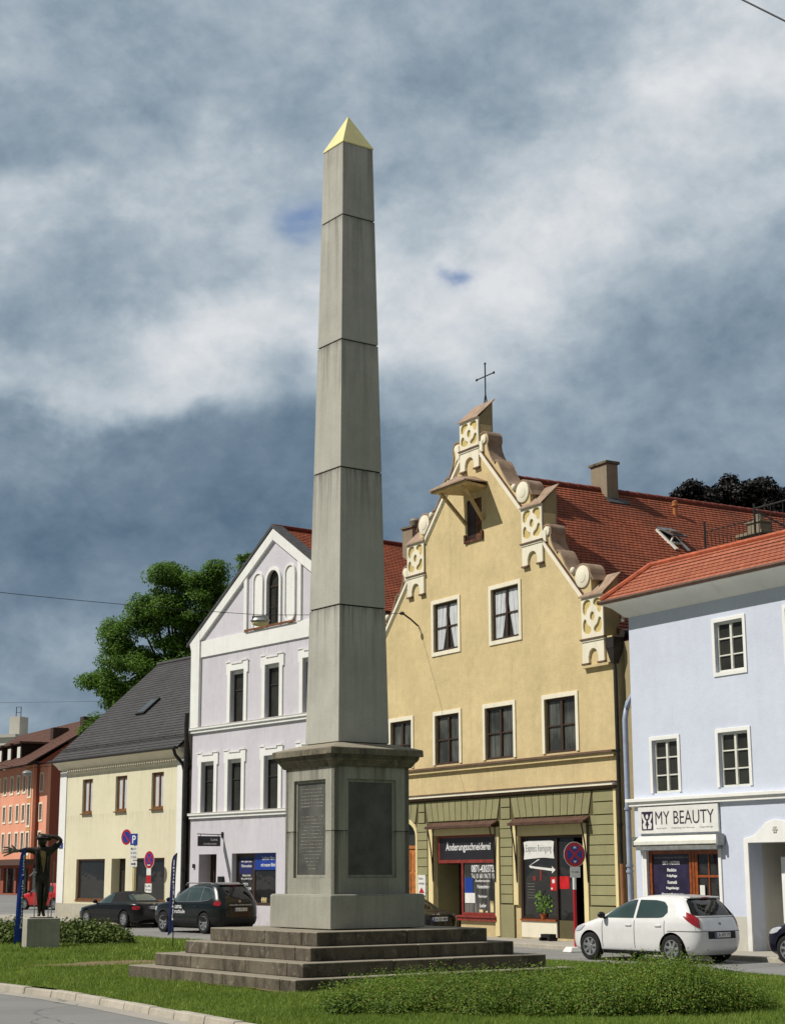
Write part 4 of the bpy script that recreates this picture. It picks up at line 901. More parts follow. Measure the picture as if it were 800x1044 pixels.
m=MB(); m.tube([(-18.0,-.50,6.74),(-6.35,-.50,6.74)],.06,8); m.build('gutter',M['metal_dark'],rc,smooth=True)
downpipe(Ch,[(-6.5,-.48,6.68),(-6.5,-.40,6.45),(-6.42,-.1,6.1),(-6.30,-.08,5.8),(-6.28,-.08,-.15)],.07,'metal_dark')
ps=MB(); ps.box(-17.5,-17.12,-.075,-.045,2.88,3.12); pn=ps.build('house_number_plate',M['sign_blue'],Ch); text('12',-17.38,-17.24,2.93,3.06,-.079,M['text_white'],pn)
# ================================================================== ORANGE BUILDING
OW=R(-60.7)
Oh=thing('orange_apartment_block','orange apartment block with brown tiled roof and ground floor arcade','building',(-32.7,160,0),OW)
m=MB(); 
hol=[]; fl=[(9.5,11.1),(6.75,8.25),(4.1,5.6)]
wx=[-1.75,-11.2,-14.6,-18.0,-21.4,-24.8,-28.2]
for x in wx[:1]:
    for z0,z1 in fl: hol.append(rect(x-.42,x+.42,z0,z1))
MB().plate([rect(-2.5,0,2.6,12)]+hol,0,.3).build('wall',M['orange'],Oh)
hol=[]
wx2=[-3.6,-5.25,-7.2,-9.4,-11.6,-13.8,-16,-18.2,-20.4]
for i,x in enumerate(wx2):
    for z0,z1 in fl: hol.append(rect(x-.42,x+.42,z0-(.5 if i==0 else 0),z1))
MB().plate([rect(-30,-2.5,2.6,12)]+hol,-.6,-.3).build('projecting_wall',M['orange'],Oh)
MB().box(-2.7,-2.502,-.299,.0,2.6,12).build('bay_side',M['orangedark'],Oh)
MB().plate([rect(-4.25,-2.95,2.6,12)]+[rect(-4.19,-3.01,z0-.67,z1+.19) for z0,z1 in fl],-.63,-.601).build('ochre_strip',M['orange2'],Oh)
for z0,z1 in fl:
    w=window(Oh,-1.75-.42,-1.75+.42,z0,z1,'frame_white',.1,.06,2,(),.04,surround='pale_trim',sw=.15,proud=.05)
for i,x in enumerate(wx2):
    for z0,z1 in fl:
        d=.5 if i==0 else 0
        f=MB(); f.plate([rect(x-.42,x+.42,z0-d,z1),rect(x-.35,x-.04,z0-d+.08,z1-.08),rect(x+.04,x+.35,z0-d+.08,z1-.08)],-.55,-.47); w=f.build('window',M['frame_white'],Oh)
        MB().box(x-.40,x+.40,-.51,-.50,z0-d+.02,z1-.02).build('pane',M['pane'],w)
        MB().plate([rect(x-.57,x+.57,z0-d-.15,z1+.15),rect(x-.42,x+.42,z0-d,z1)],-.66,-.602).build('surround',M['pale_trim'],w)
m=MB(); m.box(-.2,0,.301,14,-.3,12); m.build('side_wall',M['orangedark'],Oh)
m=MB(); m.plate([rect(-30,-2.5,-.3,2.6),rect(-29,-24,-.1,2.3),rect(-23,-18,-.1,2.3),rect(-17,-12,-.1,2.3),rect(-11,-7.4,-.1,2.3),rect(-6.8,-3.0,-.1,2.3)],-.6,-.3); m.plate([rect(-2.5,0,-.3,2.6),rect(-2.2,-.6,-.1,2.3)],0,.3); m.build('arcade',M['orangedark'],Oh)
MB().box(-30,-.2,.8,.9,-.3,2.6).build('shop_glazing',M['pane_net'],Oh)
m=MB(); m.box(-30,-.6,-1.8,-.661,2.55,3.1); m.build('awning',M['metal_brown'],Oh)
ro=roof(Oh,'roof',M['tile_brown'],(-30,-2.3,11.8),(1,0,0),(0,8.6,5.2),0,0,30.6,30.6,math.hypot(8.6,5.2),.4,.03)
roof(ro,'roof_slope',M['tile_brown'],(-30,15,11.8),(1,0,0),(0,-8.6,5.2),0,0,30.6,30.6,math.hypot(8.6,5.2),.4,.03)
MB().add([(0,-1,12),(0,14,12),(0,6.4,16.9)],[(0,1,2)]).build('gable',M['orangedark'],Oh)
for (x,y,w,d,z0,z1) in((-7.4,3.4,.9,1.6,13.2,16.0),(-7.0,6.0,1.6,.8,15.2,16.9),(-4.0,5.0,1.0,1.0,14.0,16.9)):
    MB().box(x-w/2,x+w/2,y-d/2,y+d/2,z0,z1).build('chimney',M['frame_dark'],ro)
for x in(-7.5,-10.7,-13.9,-17.2,-20.4):
    m=MB(); m.box(x-.8,x+.8,-.6,3.5,12.6,14.3,0); m.box(x-1.0,x+1.0,-.9,3.9,14.3,14.5,1); m.box(x-.5,x+.5,-.66,-.605,12.9,14.0,2)
    m.build('dormer',[M['tile_brown'],M['metal_brown'],M['frame_white']],ro)
lt=thing('white_tower_block','distant flat roofed pale tower with rooftop lift house and mast','building',(-50.5,215,0),R(-20))
m=MB(); m.box(-10,5,-4,10,-.3,18.4,0); m.box(-10.3,5.3,-4.3,10.3,18.4,18.8,1); m.build('wall',[M['offwhite'],M['whitegrey']],lt)
m=MB(); m.box(1.6,3.1,0,2,18.8,21.4); t2=m.build('lift_house',M['whitegrey'],lt)
m=MB(); 
for x in(1.9,2.6): m.tube([(x,1,21.4),(x,1,22.7)],.05,4)
m.tube([(1.9,1,22.0),(2.6,1,22.0)],.04,4); m.tube([(1.9,1,22.7),(2.6,1,22.7)],.04,4); m.build('mast',M['metal_dark'],t2)
for x in(2.2,-2,-6):
    w=MB().box(x-1,x+1.6,-4.08,-4.001,14.0,16.4).build('window',M['frame_white'],lt); MB().box(x-.8,x+1.4,-4.12,-4.081,14.2,16.2).build('pane',M['pane'],w)
# ================================================================== OBELISK
PSI=-9.683
Ob=thing('obelisk','tall tapering stone obelisk with gilded tip on a stepped pedestal','monument',(-.81,29.445,0),R(45+PSI))
def ab(z): return .334+(15.076-z)*(.528-.334)/(15.076-3.91)
joints=[3.93,6.317,8.80,11.195,13.619,15.076]
m=MB()
for i in range(5):
    z0,z1=joints[i],joints[i+1]; g_=.012
    m.frus(ab(z0),z0+g_,ab(z1),z1-g_,0)
m.frus(ab(3.93)-.02,3.9,ab(15.0)-.02,15.0,1)
m.build('shaft',[M['stone'],M['joint']],Ob,bevel=.008)
m=MB(); m.frus(ab(15.076)+.01,15.066,ab(15.076)+.01,15.085); m.frus(ab(15.076)+.01,15.086,.004,15.78); m.build('gilded_tip',M['gold'],Ob)
m=MB(); m.frus(.958,3.70,.952,3.813); m.frus(.952,3.814,.56,3.925); m.frus(.905,3.655,.905,3.699)
pr=[(.80,3.51),(.82,3.53),(.835,3.56),(.86,3.60),(.895,3.635),(.90,3.654)]
for (a0,z0),(a1,z1) in zip(pr,pr[1:]): m.frus(a0,z0,a1,z1-.0005)
m.build('cornice',M['cornice'],Ob,bevel=.012)
# die with recessed panels
A=.77; d=MB(); zt,zb=3.509,1.395
d.box(-A+.09,A-.09,-A+.09,A-.09,zb,zt)
die=d.build('die',M['die'],Ob)
for k in range(4):
    m=MB(); m.plate([rect(-A,A,zb,2.44),],0,0) if 0 else None
    pz0,pz1=1.66,3.30; px=.50
    m.plate([[(-A,zb),(A,zb),(A,2.432),(px,2.432),(px,pz0),(-px,pz0),(-px,2.432),(-A,2.432)]],-A,-A+.088)
    m.plate([[(-A,2.444),(-px,2.444),(-px,pz1),(px,pz1),(px,2.444),(A,2.444),(A,zt),(-A,zt)]],-A,-A+.088)
    for xa,xb in((-A+.006,-px),(px,A-.006)): m.box(xa,xb,-A+.006,-A+.08,2.4325,2.4435,1)
    f=m.build('die_face',[M['die'],M['joint']],die); f.rotation_euler=(0,0,R(90*k))
    m=MB(); m.plate([rect(-px,px,pz0,pz1),rect(-px+.05,px-.05,pz0+.05,pz1-.05)],-A+.045,-A+.087); o=m.build('panel_frame',M['die'],die,bevel=.006); o.rotation_euler=(0,0,R(90*k))
    pl=MB().box(-px+.05,px-.05,-A+.062,-A+.087,pz0+.05,pz1-.05)
    rnd=random.Random(k); 
    rows=24
    for i in range(rows):
        z=pz1-.16-i*.058
        if i in(6,7): continue
        wd=.36*(1 if i<18 else 1-.12*(i-17)); x=-wd
        off=-.0 if i<14 else .0
        while x<wd-.05:
            w=rnd.uniform(.03,.10); pl.box(x,min(x+w,wd),-A+.0595,-A+.0618,z,z+.018,1); x+=w+rnd.uniform(.012,.03)
    o=pl.build('inscription_panel',[M['panel'],M['letter'] if k!=0 else M['panel']],Ob); o.rotation_euler=(0,0,R(90*k))
m=MB(); m.frus(.958,.84,.955,1.375); m.frus(.955,1.376,.93,1.394); m.build('plinth',M['die'],Ob,bevel=.012)
lv=[(2.735,-.15,.197),(2.40,.198,.403),(2.02,.404,.612),(1.705,.613,.829)]
for a,z0,z1 in lv:
    # each step laid of long blocks with open joints
    m=MB(); L=2*a; n=2 if a<2.3 else 3
    rnd=random.Random(int(a*100))
    for side in range(4):
        cs_=[-a]+[-a+L*(k+rnd.uniform(-.25,.1))/n for k in range(1,n)]+[a-.45]
        for x0,x1 in zip(cs_,cs_[1:]):
            mb=MB(); mb.box(x0+.004,x1-.004,-a,-a+.45,z0,z1); ang=R(90*side); cc,ss=math.cos(ang),math.sin(ang)
            dz=rnd.uniform(-.004,.004); m.add([(x*cc-y*ss,x*ss+y*cc,z+(dz if z>z0 else 0)) for x,y,z in mb.v],mb.f,0)
    m.box(-a+.452,a-.452,-a+.452,a-.452,z0,z1-.004,1)
    m.build('step',[M['step'],M['step']],Ob,bevel=.014)
# ================================================================== STATUE
def skin(name,nodes,edges,mat,parent,sub=2,root=0):
    """nodes: (x,y,z,r)"""
    me=bpy.data.meshes.new(name); me.from_pydata([q[:3] for q in nodes],edges,[])
    o=bpy.data.objects.new(name,me); COL.objects.link(o)
    s=o.modifiers.new('s','SKIN'); me.skin_vertices[0].data.foreach_set('radius',[v for q in nodes for v in ((q[3],q[4]) if len(q)>4 else (q[3],q[3]))])
    me.skin_vertices[0].data[root].use_root=True
    u=o.modifiers.new('u','SUBSURF'); u.levels=sub; u.render_levels=sub
    bpy.context.view_layer.update()
    n=bpy.data.meshes.new_from_object(o.evaluated_get(bpy.context.evaluated_depsgraph_get())); n.name=name
    o.modifiers.clear(); o.data=n; bpy.data.meshes.remove(me)
    n.materials.clear(); n.materials.append(mat); n.polygons.foreach_set('use_smooth',[True]*len(n.polygons)); o.parent=parent
    return o
stx,sty=-8.62,42.0
blk=thing('statue_plinth','square concrete plinth under the bronze figure on the lawn','plinth',(stx,sty,-.05),R(22))
MB().box(-.40,.40,-.40,.40,-.15,.74).build('block',M['plinthblock'],blk,bevel=.012)
st=thing('statue','dark bronze figure stretching one long arm out, the other bent behind the head','statue',(stx,sty,.69),R(8))
# nodes in figure space: x right in picture, z up ; looks toward camera (-y)
N=[(.02,0,.98,.15,.12),(.02,0,1.12,.135,.11),(.01,.0,1.30,.155,.12),(.0,0,1.48,.18,.13),(.0,0,1.60,.16,.11),(-.0,-.02,1.69,.08),(-.03,-.05,1.79,.06),
 # left picture arm 7..
 (-.20,0,1.62,.085),(-.38,-.03,1.63,.072),(-.54,-.05,1.62,.055),(-.60,-.05,1.61,.045),
 # right arm raised, bent
 (.19,0,1.62,.095),(.34,.02,1.76,.085),(.42,.02,1.86,.07),(.30,.05,1.94,.06),(.14,.06,1.97,.04),
 # legs
 (-.07,0,.90,.115),(-.05,-.05,.52,.082),(-.04,.0,.14,.045),(-.05,-.10,.05,.04),
 (.11,0,.90,.115),(.09,-.06,.52,.082),(.04,.04,.14,.045),(.08,-.07,.05,.04)]
E_=[(0,1),(1,2),(2,3),(3,4),(4,5),(5,6),(4,7),(7,8),(8,9),(9,10),(4,11),(11,12),(12,13),(13,14),(14,15),(0,16),(16,17),(17,18),(18,19),(0,20),(20,21),(21,22),(22,23)]
skin('body',N,E_,M['bronze'],st)
# head with face
m=MB(); m.ell((-.03,-.08,1.85),.11,.12,.135,16,12); m.ell((-.03,-.19,1.85),.018,.03,.03,8,6); m.ell((-.065,-.172,1.885),.018,.014,.012,8,6); m.ell((.005,-.172,1.885),.018,.014,.012,8,6); m.ell((-.03,-.178,1.80),.035,.014,.012,8,6)
m.build('head',M['bronze'],st,smooth=True)
m=MB(); m.ell((-.03,-.02,1.93),.15,.15,.10,16,10); m.ell((.10,.02,1.93),.11,.11,.08,12,8); m.lathe([(.16,0),(.165,.015),(.14,.03),(.02,.035)],(-.04,-.07,1.91),'z',20); m.build('hat',M['bronze'],st,smooth=True)
# large hand with five fingers
N=[(-.58,-.05,1.61,.05),(-.70,-.06,1.61,.065,.035)]; E_=[(0,1)]
for i,(dz,l) in enumerate(((.055,.20),(.022,.25),(-.012,.24),(-.045,.19))):
    b=len(N); N+=[(-.77,-.06,1.61+dz*1.0,.026),(-.77-l*.5,-.07,1.60+dz*1.7,.023),(-.77-l,-.05,1.58+dz*2.2,.016)]; E_+=[(1,b),(b,b+1),(b+1,b+2)]
b=len(N); N+=[(-.70,-.08,1.68,.026),(-.77,-.10,1.75,.018)]; E_+=[(1,b),(b,b+1)]
skin('hand',N,E_,M['bronze_grey'],st,2)
N=[(.14,.06,1.97,.035),(.07,.06,1.98,.045,.025)]; E_=[(0,1)]
for i,(dy,l) in enumerate(((-.04,.08),(-.015,.09),(.012,.085),(.035,.07))):
    b=len(N); N+=[(.03,.06+dy,2.0,.014),(.03-l,.05+dy,2.0,.01)]; E_+=[(1,b),(b,b+1)]
b=len(N); N+=[(.09,.02,1.96,.014),(.05,-.01,1.94,.01)]; E_+=[(1,b),(b,b+1)]
skin('hand',N,E_,M['bronze'],st,2)
# open jacket showing the chest, lapels
m=MB(); m.add([(-.07,-.128,1.62),(.07,-.128,1.60),(.075,-.135,1.45),(.055,-.125,1.22),(.02,-.115,1.06),(-.02,-.13,1.30),(-.05,-.14,1.48)],[(0,1,2,6),(6,2,3,5),(5,3,4)]); m.build('shirt',M['bronze_light'],st)
N=[(-.15,-.05,1.62,.06,.05),(-.14,-.08,1.35,.05,.05),(-.12,-.05,1.05,.05,.06),(-.15,0,.86,.04,.06)]; skin('jacket_front',N,[(0,1),(1,2),(2,3)],M['bronze'],st,2)
N=[(.15,-.05,1.62,.06,.05),(.14,-.08,1.35,.05,.05),(.13,-.05,1.05,.05,.06),(.16,0,.86,.04,.06)]; skin('jacket_front',N,[(0,1),(1,2),(2,3)],M['bronze'],st,2)
m=MB(); m.tube([(-.16,-.06,.02),(-.17,-.06,.95),(-.20,-.1,1.02)],.014,6); m.tube([(.24,.06,.02),(.26,.06,1.35)],.012,6); m.tube([(.17,.02,.02),(.16,.02,.5)],.012,6); m.tube([(-.30,-.08,1.0),(-.20,-.1,1.10),(-.14,-.1,1.08)],.02,6); m.build('support_rod',M['metal_grey'],st)
m=MB(); m.box(-.26,.30,-.16,.14,.0,.02); m.build('foot_plate',M['bronze'],st)
# ================================================================== BANNERS
def banner(name,label,loc,rotz,h,w0,w1,z0,mat,body,lean=0,top='black'):
    b=thing(name,label,'flag',loc,rotz,'blue beach flags on the lawn')
    m=MB(); P=lambda t:(lean*t**3,0,h*t)
    m.tube([P(t/10) for t in range(11)],.014,6); m.box(-.02,.02,-.02,.02,-.2,.05); m.build('pole',M['black'],b)
    m=MB(); n=24; vs=[];fs=[]
    for i in range(n+1):
        t=i/n; z=z0+(h-z0)*t; w=(w0+(w1-w0)*t)*(1 if t<.86 else math.sqrt(max(0,1-((t-.86)/.14)**2))*.98+.02); x=lean*(z/h)**3
        for k in range(5): vs.append((x-.01-w*k/4,.02*math.sin(k*1.3+t*5)*w*3,z+.12*(1-t)*(-k/4)))
    for i in range(n):
        for k in range(4): a=i*5+k; fs.append((a,a+1,a+6,a+5))
    m.add(vs,fs); s=m.build('sail',M[mat],b,smooth=2,raw=True)
    t_=text(body,-w0*.34,-w0*.04,z0+.25,h*.93,-.035,M['text_white'],s,rot=90,bold=.02)
    t_.location.x=lean*.35
    return b
banner('beach_flag','blue beach flag with white lettering left of the statue plinth',(-8.86,41.0,-.05),R(12),2.42,.16,.11,.28,'flag_blue','Fahrschule Luna',.02)
banner('beach_flag','narrow navy beach flag with white lettering beside the monument steps',(-5.28,41.2,-.05),R(-20),2.28,.13,.11,.45,'flag_navy','Fahrschule',.05)
# ================================================================== TRAFFIC SIGNS
def disc_sign(parent,zc,r_,kind,yoff=-.03,xoff=0):
    m=MB(); m.lathe([(r_,0),(r_,.006)],(xoff,yoff,zc),'y',32); d=m.build('sign_disc',M['sign_red'],parent)
    MB().plate([arc(xoff,zc,r_*1.035,r_*1.035,0,360,32)[:-1],arc(xoff,zc,r_*.995,r_*.995,0,360,32)[:-1]],yoff-.001,yoff+.005).build('rim',M['sign_white'],d)
    MB().plate([arc(xoff,zc,r_*.72,r_*.72,0,360,32)[:-1]],yoff-.004,yoff-.001).build('blue_field',M['sign_blue'],d)
    m=MB()
    def bar(a):
        w=r_*.10; L=r_*.74; ca,sa=math.cos(R(a)),math.sin(R(a))
        q=[(xoff+ca*x-sa*y,zc+sa*x+ca*y) for x,y in((-L,-w),(L,-w),(L,w),(-L,w))]; m.plate([q],yoff-.007-(.002 if a>90 else 0),yoff-.0045)
    bar(135)
    if kind!='slash': bar(45)
    m.build('cross_bar',M['sign_red'],d)
    if kind=='arrows':
        m=MB()
        for s_ in(1,-1): m.plate([[(xoff-r_*.17,zc+s_*r_*.5),(xoff+r_*.17,zc+s_*r_*.5),(xoff+r_*.1,zc+s_*r_*.62),(xoff,zc+s_*r_*.68),(xoff-r_*.1,zc+s_*r_*.62)]],yoff-.012,yoff-.010)
        m.build('arrow',M['sign_white'],d)
    if kind=='arrowdown':
        m=MB(); m.plate([[(xoff-r_*.3,zc-r_*.55),(xoff+r_*.3,zc-r_*.55),(xoff+r_*.3,zc-r_*.68),(xoff-r_*.3,zc-r_*.68)]],yoff-.012,yoff-.010); m.build('arrow',M['sign_white'],d)
    return d
def plate_lines(parent,x0,x1,z0,z1,y,lines,mat='sign_white',name='plate'):
    p_=MB().box(x0,x1,y,y+.008,z0,z1).build(name,M[mat],parent,bevel=.003)
    n=len(lines); h=(z1-z0)/(n+.4)
    for i,t in enumerate(lines):
        if t=='->':
            m=MB(); zc=z1-h*(i+.7); m.plate([[(x0+.08,zc-.025),(x1-.16,zc-.025),(x1-.16,zc-.06),(x1-.06,zc),(x1-.16,zc+.06),(x1-.16,zc+.025),(x0+.08,zc+.025)]],y-.004,y-.001); m.build('arrow',M['text_dark'],p_)
        elif t: text(t,x0+.05,x1-.05,z1-h*(i+1)+h*.05,z1-h*(i+.35),y-.003,M['text_dark'],p_,bold=.01)
    return p_
s=thing('traffic_sign','no stopping sign on a red and white pole beside the white hatchback','traffic sign',(4.62,43.9,-.25),R(25),'traffic signs along the houses')
m=MB(); m.tube([(0,0,0),(0,0,1.80)],.045,12); m.build('pole',M['sign_red'],s,smooth=True); m=MB(); m.tube([(0,0,1.55),(0,0,1.86)],.0475,12); m.tube([(0,0,1.86),(0,0,2.7)],.03,10); m.build('pole_sleeve',M['sign_white'],s,smooth=True)
disc_sign(s,2.43,.31,'arrows',-.05); plate_lines(s,-.15,.15,1.85,2.12,-.06,['','9-18h',''])
MB().hexa([(-.30,-.22,.004),(.34,-.22,.004),(-.30,.2,.004),(.34,.2,.004),(-.22,-.16,.13),(.26,-.16,.13),(-.22,.14,.13),(.26,.14,.13)]).build('foot',M['sign_white'],s,bevel=.02)
# sign group at the cream house: depth about 68 m
s=thing('traffic_sign','tall pole with round no parking sign and blue P sign before the cream house','traffic sign',(-10.30,68.0,-.15),R(-41),'traffic signs along the houses')
m=MB(); m.tube([(0,0,0),(0,0,3.35)],.06,10); m.build('pole',M['cream_trim'],s,smooth=True)
disc_sign(s,3.32,.31,'slash',-.08,-.47); MB().tube([(-.5,-.05,3.32),(0,-.05,3.32)],.02,6).build('arm',M['metal_grey'],s)
pp=MB().box(-.22,.22,-.085,-.075,3.0,3.45).build('parking_sign',M['sign_blue'],s,bevel=.01); text('P',-.10,.12,3.07,3.38,-.088,M['text_white'],pp,bold=.02)
plate_lines(s,-.22,.22,2.42,2.96,-.08,['Mo-Fr','8-18 h','2 Std.'])
plate_lines(s,-.22,.22,2.15,2.38,-.08,['->'])
s=thing('traffic_sign','small no stopping sign with stacked plates behind the black convertible','traffic sign',(-9.92,69.7,-.15),R(-48),'traffic signs along the houses')
m=MB(); m.tube([(0,0,0),(0,0,2.60)],.05,10); m.build('pole',M['metal_grey'],s,smooth=True)
disc_sign(s,2.44,.35,'arrowdown',-.07); plate_lines(s,-.16,.16,1.82,2.09,-.08,['','','']); MB().box(-.17,.17,-.08,-.07,1.50,1.81).build('plate',M['sign_red'],s); plate_lines(s,-.24,.24,1.13,1.49,-.085,['LA','frei'])
# small black box on the pavement
bx=thing('pavement_box','low black box standing on the pavement before the second shop','box',(4.32,48.4,-.15),R(-59))
m=MB(); m.box(-.20,.22,-.12,.12,.09,.19); m.box(-.30,-.19,-.05,.05,.0,.09); m.tube([(-.2,-.15,.05),(-.2,.15,.05)],.05,8); m.tube([(.2,-.15,.05),(.2,.15,.05)],.05,8); m.build('body',M['black'],bx,bevel=.01)
# ================================================================== CABLES AND LAMPS
def ray_pt(px,py,D):
    return ((px-400)/1744*D, D, 1.75+(889.7-py)/1744*D*1.0)
hookw=Yh.location+Matrix.Rotation(YW,3,'Z')@Vector((-5.53,-.62,10.13))
LP=Vector((-4.05,50.6,9.18))
def sag(a,b,s_,n=14):
    a=Vector(a);b=Vector(b); return [tuple(a.lerp(b,i/n)-Vector((0,0,s_*4*(i/n)*(1-i/n)))) for i in range(n+1)]
tag(MB().tube(sag(hookw,LP+Vector((0,0,.28)),.02)+sag(LP+Vector((0,0,.28)),(-15.2,46.0,9.95),.1)[1:],.009,5).build('overhead_cable',M['cable']),'thin dark street cable carrying the hanging lamp','cable')
tag(MB().tube(sag((5.532,27,17.207),(7.114,23,13.556),.0),.016,6).build('overhead_cable',M['cable']),'thicker dark cable crossing the top right corner of the sky','cable')
tag(MB().tube(sag((-40,110,12.9),(-9,96,11.6),.2),.009,5).build('overhead_cable',M['cable']),'faint distant cable above the orange block roof','cable')
lp=thing('hanging_street_lamp','boat shaped grey street lamp hanging from the cable before the lilac gable','street lamp',tuple(LP),R(-8))
m=MB(); m.lathe([(.05,.0),(.20,.03),(.27,.10),(.22,.17),(.06,.2)],(0,0,0),'z',20); mm=MB(); mm.add([(x*1.15,y*.75,z) for x,y,z in m.v],m.f)
mm.box(-.22,.22,-.14,.14,.12,.24); mm.build('housing',M['metal_grey'],lp,smooth=True)
m=MB(); m.ell((0,0,.02),.25,.17,.10,16,8); m.build('glass_bowl',M['cream_trim'],lp,smooth=True)
m=MB(); m.tube([(-.2,0,.2),(-.2,0,.30)],.012,5); m.tube([(.2,0,.2),(.2,0,.30)],.012,5); m.build('hanger',M['metal_dark'],lp)
sl=thing('hanging_street_lamp','small flat round street lamp hanging before the orange block','street lamp',(-19.5,90,-.2),0)
m=MB(); m.tube([(-4,-1,7.9),(0,0,7.45),(3.6,3.0,8.0)],.012,5); m.tube([(0,0,7.3),(0,0,7.45)],.015,5); m.build('suspension_wire',M['metal_dark'],sl); m=MB(); m.lathe([(.05,7.05),(.24,7.10),(.28,7.20),(.2,7.30),(.05,7.34)],(0,0,0),'z',16); m.build('lamp_head',M['metal_grey'],sl,smooth=True)
# ================================================================== CARS
def interp(tab,z):
    if z<=tab[0][0]: return tab[0][1]
    for (a,va),(b,vb) in zip(tab,tab[1:]):
        if z<=b: return va+(vb-va)*(z-a)/(b-a)
    return tab[-1][1]
def smooth_tab(tab,n=60):
    # monotone cubic through the points
    xs=[t[0] for t in tab]; ys=[t[1] for t in tab]; k=len(xs); d=[(ys[i+1]-ys[i])/(xs[i+1]-xs[i]) for i in range(k-1)]
    mm=[d[0]]+[0 if d[i-1]*d[i]<=0 else 2*d[i-1]*d[i]/(d[i-1]+d[i]) for i in range(1,k-1)]+[d[-1]]
    out=[]
    for j in range(n+1):
        x=xs[0]+(xs[-1]-xs[0])*j/n; i=min(k-2,max(0,next((q for q in range(k-1) if x<=xs[q+1]),k-2))); h=xs[i+1]-xs[i]; t=(x-xs[i])/h
        out.append((x,ys[i]*(1+2*t)*(1-t)**2+mm[i]*h*t*(1-t)**2+ys[i+1]*t*t*(3-2*t)+mm[i+1]*h*t*t*(t-1)))
    return out
def car(name,label,loc,ang,P):
    c_=thing(name,label,'car',loc,ang,'cars parked along the street')
    XF,XR,WW_=smooth_tab(P['xf'],90),smooth_tab(P['xr'],90),smooth_tab(P['w'],90); nz=P.get('n',[(.2,5),(1.0,5.5),(1.6,5.5)])
    def cont(th,z,e=0):
        a,b,w=interp(XF,z),interp(XR,z),interp(WW_,z); n=interp(nz,z); cx=(a+b)/2; hx=(a-b)/2+e; w+=e; cc,ss=math.cos(th),math.sin(th)
        return (cx+hx*math.copysign(abs(cc)**(2/n),cc),w*math.copysign(abs(ss)**(2/n),ss),z)
    def side_y(x,z,e=0):
        a,b,w=interp(XF,z),interp(XR,z),interp(WW_,z); n=interp(nz,z); t=min(1,abs((x-(a+b)/2)/((a-b)/2))); return (w+e)*max(0,1-t**n)**(1/n)
    z0,z1=P['xf'][0][0],P['w'][-1][0]
    zs=[z0+(z1-z0)*(i/56) for i in range(57)]+[]
    zs=sorted(set(zs+[z1-.002,z1-.006,z1-.012])); NTH=72
    # even out angular samples
    th=[]
    for k in range(NTH):
        u=k/NTH*4; q=int(u); f=u-q; f=f+.13*math.sin(2*math.pi*f)*-1; th.append((q+f)*math.pi/2)
    vs=[cont(t,z) for z in zs for t in th]; fs=[]; mi=[]
    for i in range(len(zs)-1):
        for k in range(NTH):
            a=i*NTH+k;b=i*NTH+(k+1)%NTH; fs.append((a,b,b+NTH,a+NTH))
    fs.append(tuple(range(NTH-1,-1,-1))); fs.append(tuple((len(zs)-1)*NTH+k for k in range(NTH)))
    me=bpy.data.meshes.new('body'); me.from_pydata(vs,[],fs)
    mats=[M[P['paint']],M['black'],M[P.get('top',P['paint'])]]
    for m_ in mats: me.materials.append(m_)
    zl=P.get('zlow',0); zt_=P.get('ztop',9)
    for p_ in me.polygons:
        z=p_.center.z; p_.material_index=1 if z<zl else (2 if z>zt_ else 0)
    body=bpy.data.objects.new('body',me); COL.objects.link(body)
    # wheel arches
    rr=P['wr']; cut=MB()
    for wx in P['wx']:
        for s_ in(1,-1): cut.lathe([(rr+.055,s_*.45),(rr+.055,s_*1.2)],(wx,0,rr),'y',36)
    co_=cut.build('cutter',M['black']); 
    bm_=body.modifiers.new('b','BOOLEAN'); bm_.object=co_; bm_.operation='DIFFERENCE'; bm_.solver='EXACT'
    bpy.context.view_layer.update()
    nm=bpy.data.meshes.new_from_object(body.evaluated_get(bpy.context.evaluated_depsgraph_get())); body.modifiers.clear(); body.data=nm; nm.name='body'
    bpy.data.objects.remove(co_)
    nm.polygons.foreach_set('use_smooth',[True]*len(nm.polygons)); nm.set_sharp_from_angle(angle=R(40)); body.parent=c_
    def patch(nm_,mat,thr,zr,e=.006,n=14,m_=8,zf=None,par=body):
        """patch on the body skin between plan angles (deg) and heights; zf(t)->(z0,z1)"""
        q=MB(); v=[]
        for i in range(n+1):
            t=i/n; a=R(thr[0]+(thr[1]-thr[0])*t); za,zb=zf(t) if zf else zr
            for j in range(m_+1): v.append(cont(a,za+(zb-za)*j/m_,e))
        q.add(v,[(i*(m_+1)+j,(i+1)*(m_+1)+j,(i+1)*(m_+1)+j+1,i*(m_+1)+j+1) for i in range(n) for j in range(m_)])
        return q.build(nm_,M[mat],par,smooth=2,raw=True)
    def side(nm_,mat,xa,xb,lo,hi,e=.006,n=20,m_=6,sides=(1,-1),par=body):
        out=None
        for s_ in sides:
            q=MB(); v=[]
            for i in range(n+1):
                x=xa+(xb-xa)*i/n; za,zb=lo(x),hi(x)
                for j in range(m_+1):
                    z=za+(zb-za)*j/m_; v.append((x,s_*side_y(x,z,e),z))
            q.add(v,[(i*(m_+1)+j,(i+1)*(m_+1)+j,(i+1)*(m_+1)+j+1,i*(m_+1)+j+1) for i in range(n) for j in range(m_)])
            out=q.build(nm_,M[mat],par,smooth=2,raw=True)
        return out
    for nm_,xa,xb,lo,hi in P['win']:
        L_=lambda x,t=lo:interp(t,x); H_=lambda x,t=hi:max(interp(t,x),interp(lo,x)+.005)
        if P.get('trim'):
            side('window_trim',P['trim'],xa-.03,xb+.03,lambda x:L_(x)-.025,lambda x:H_(x)+.02,.004)
        side(nm_,P['glass'],xa,xb,L_,H_,.009)
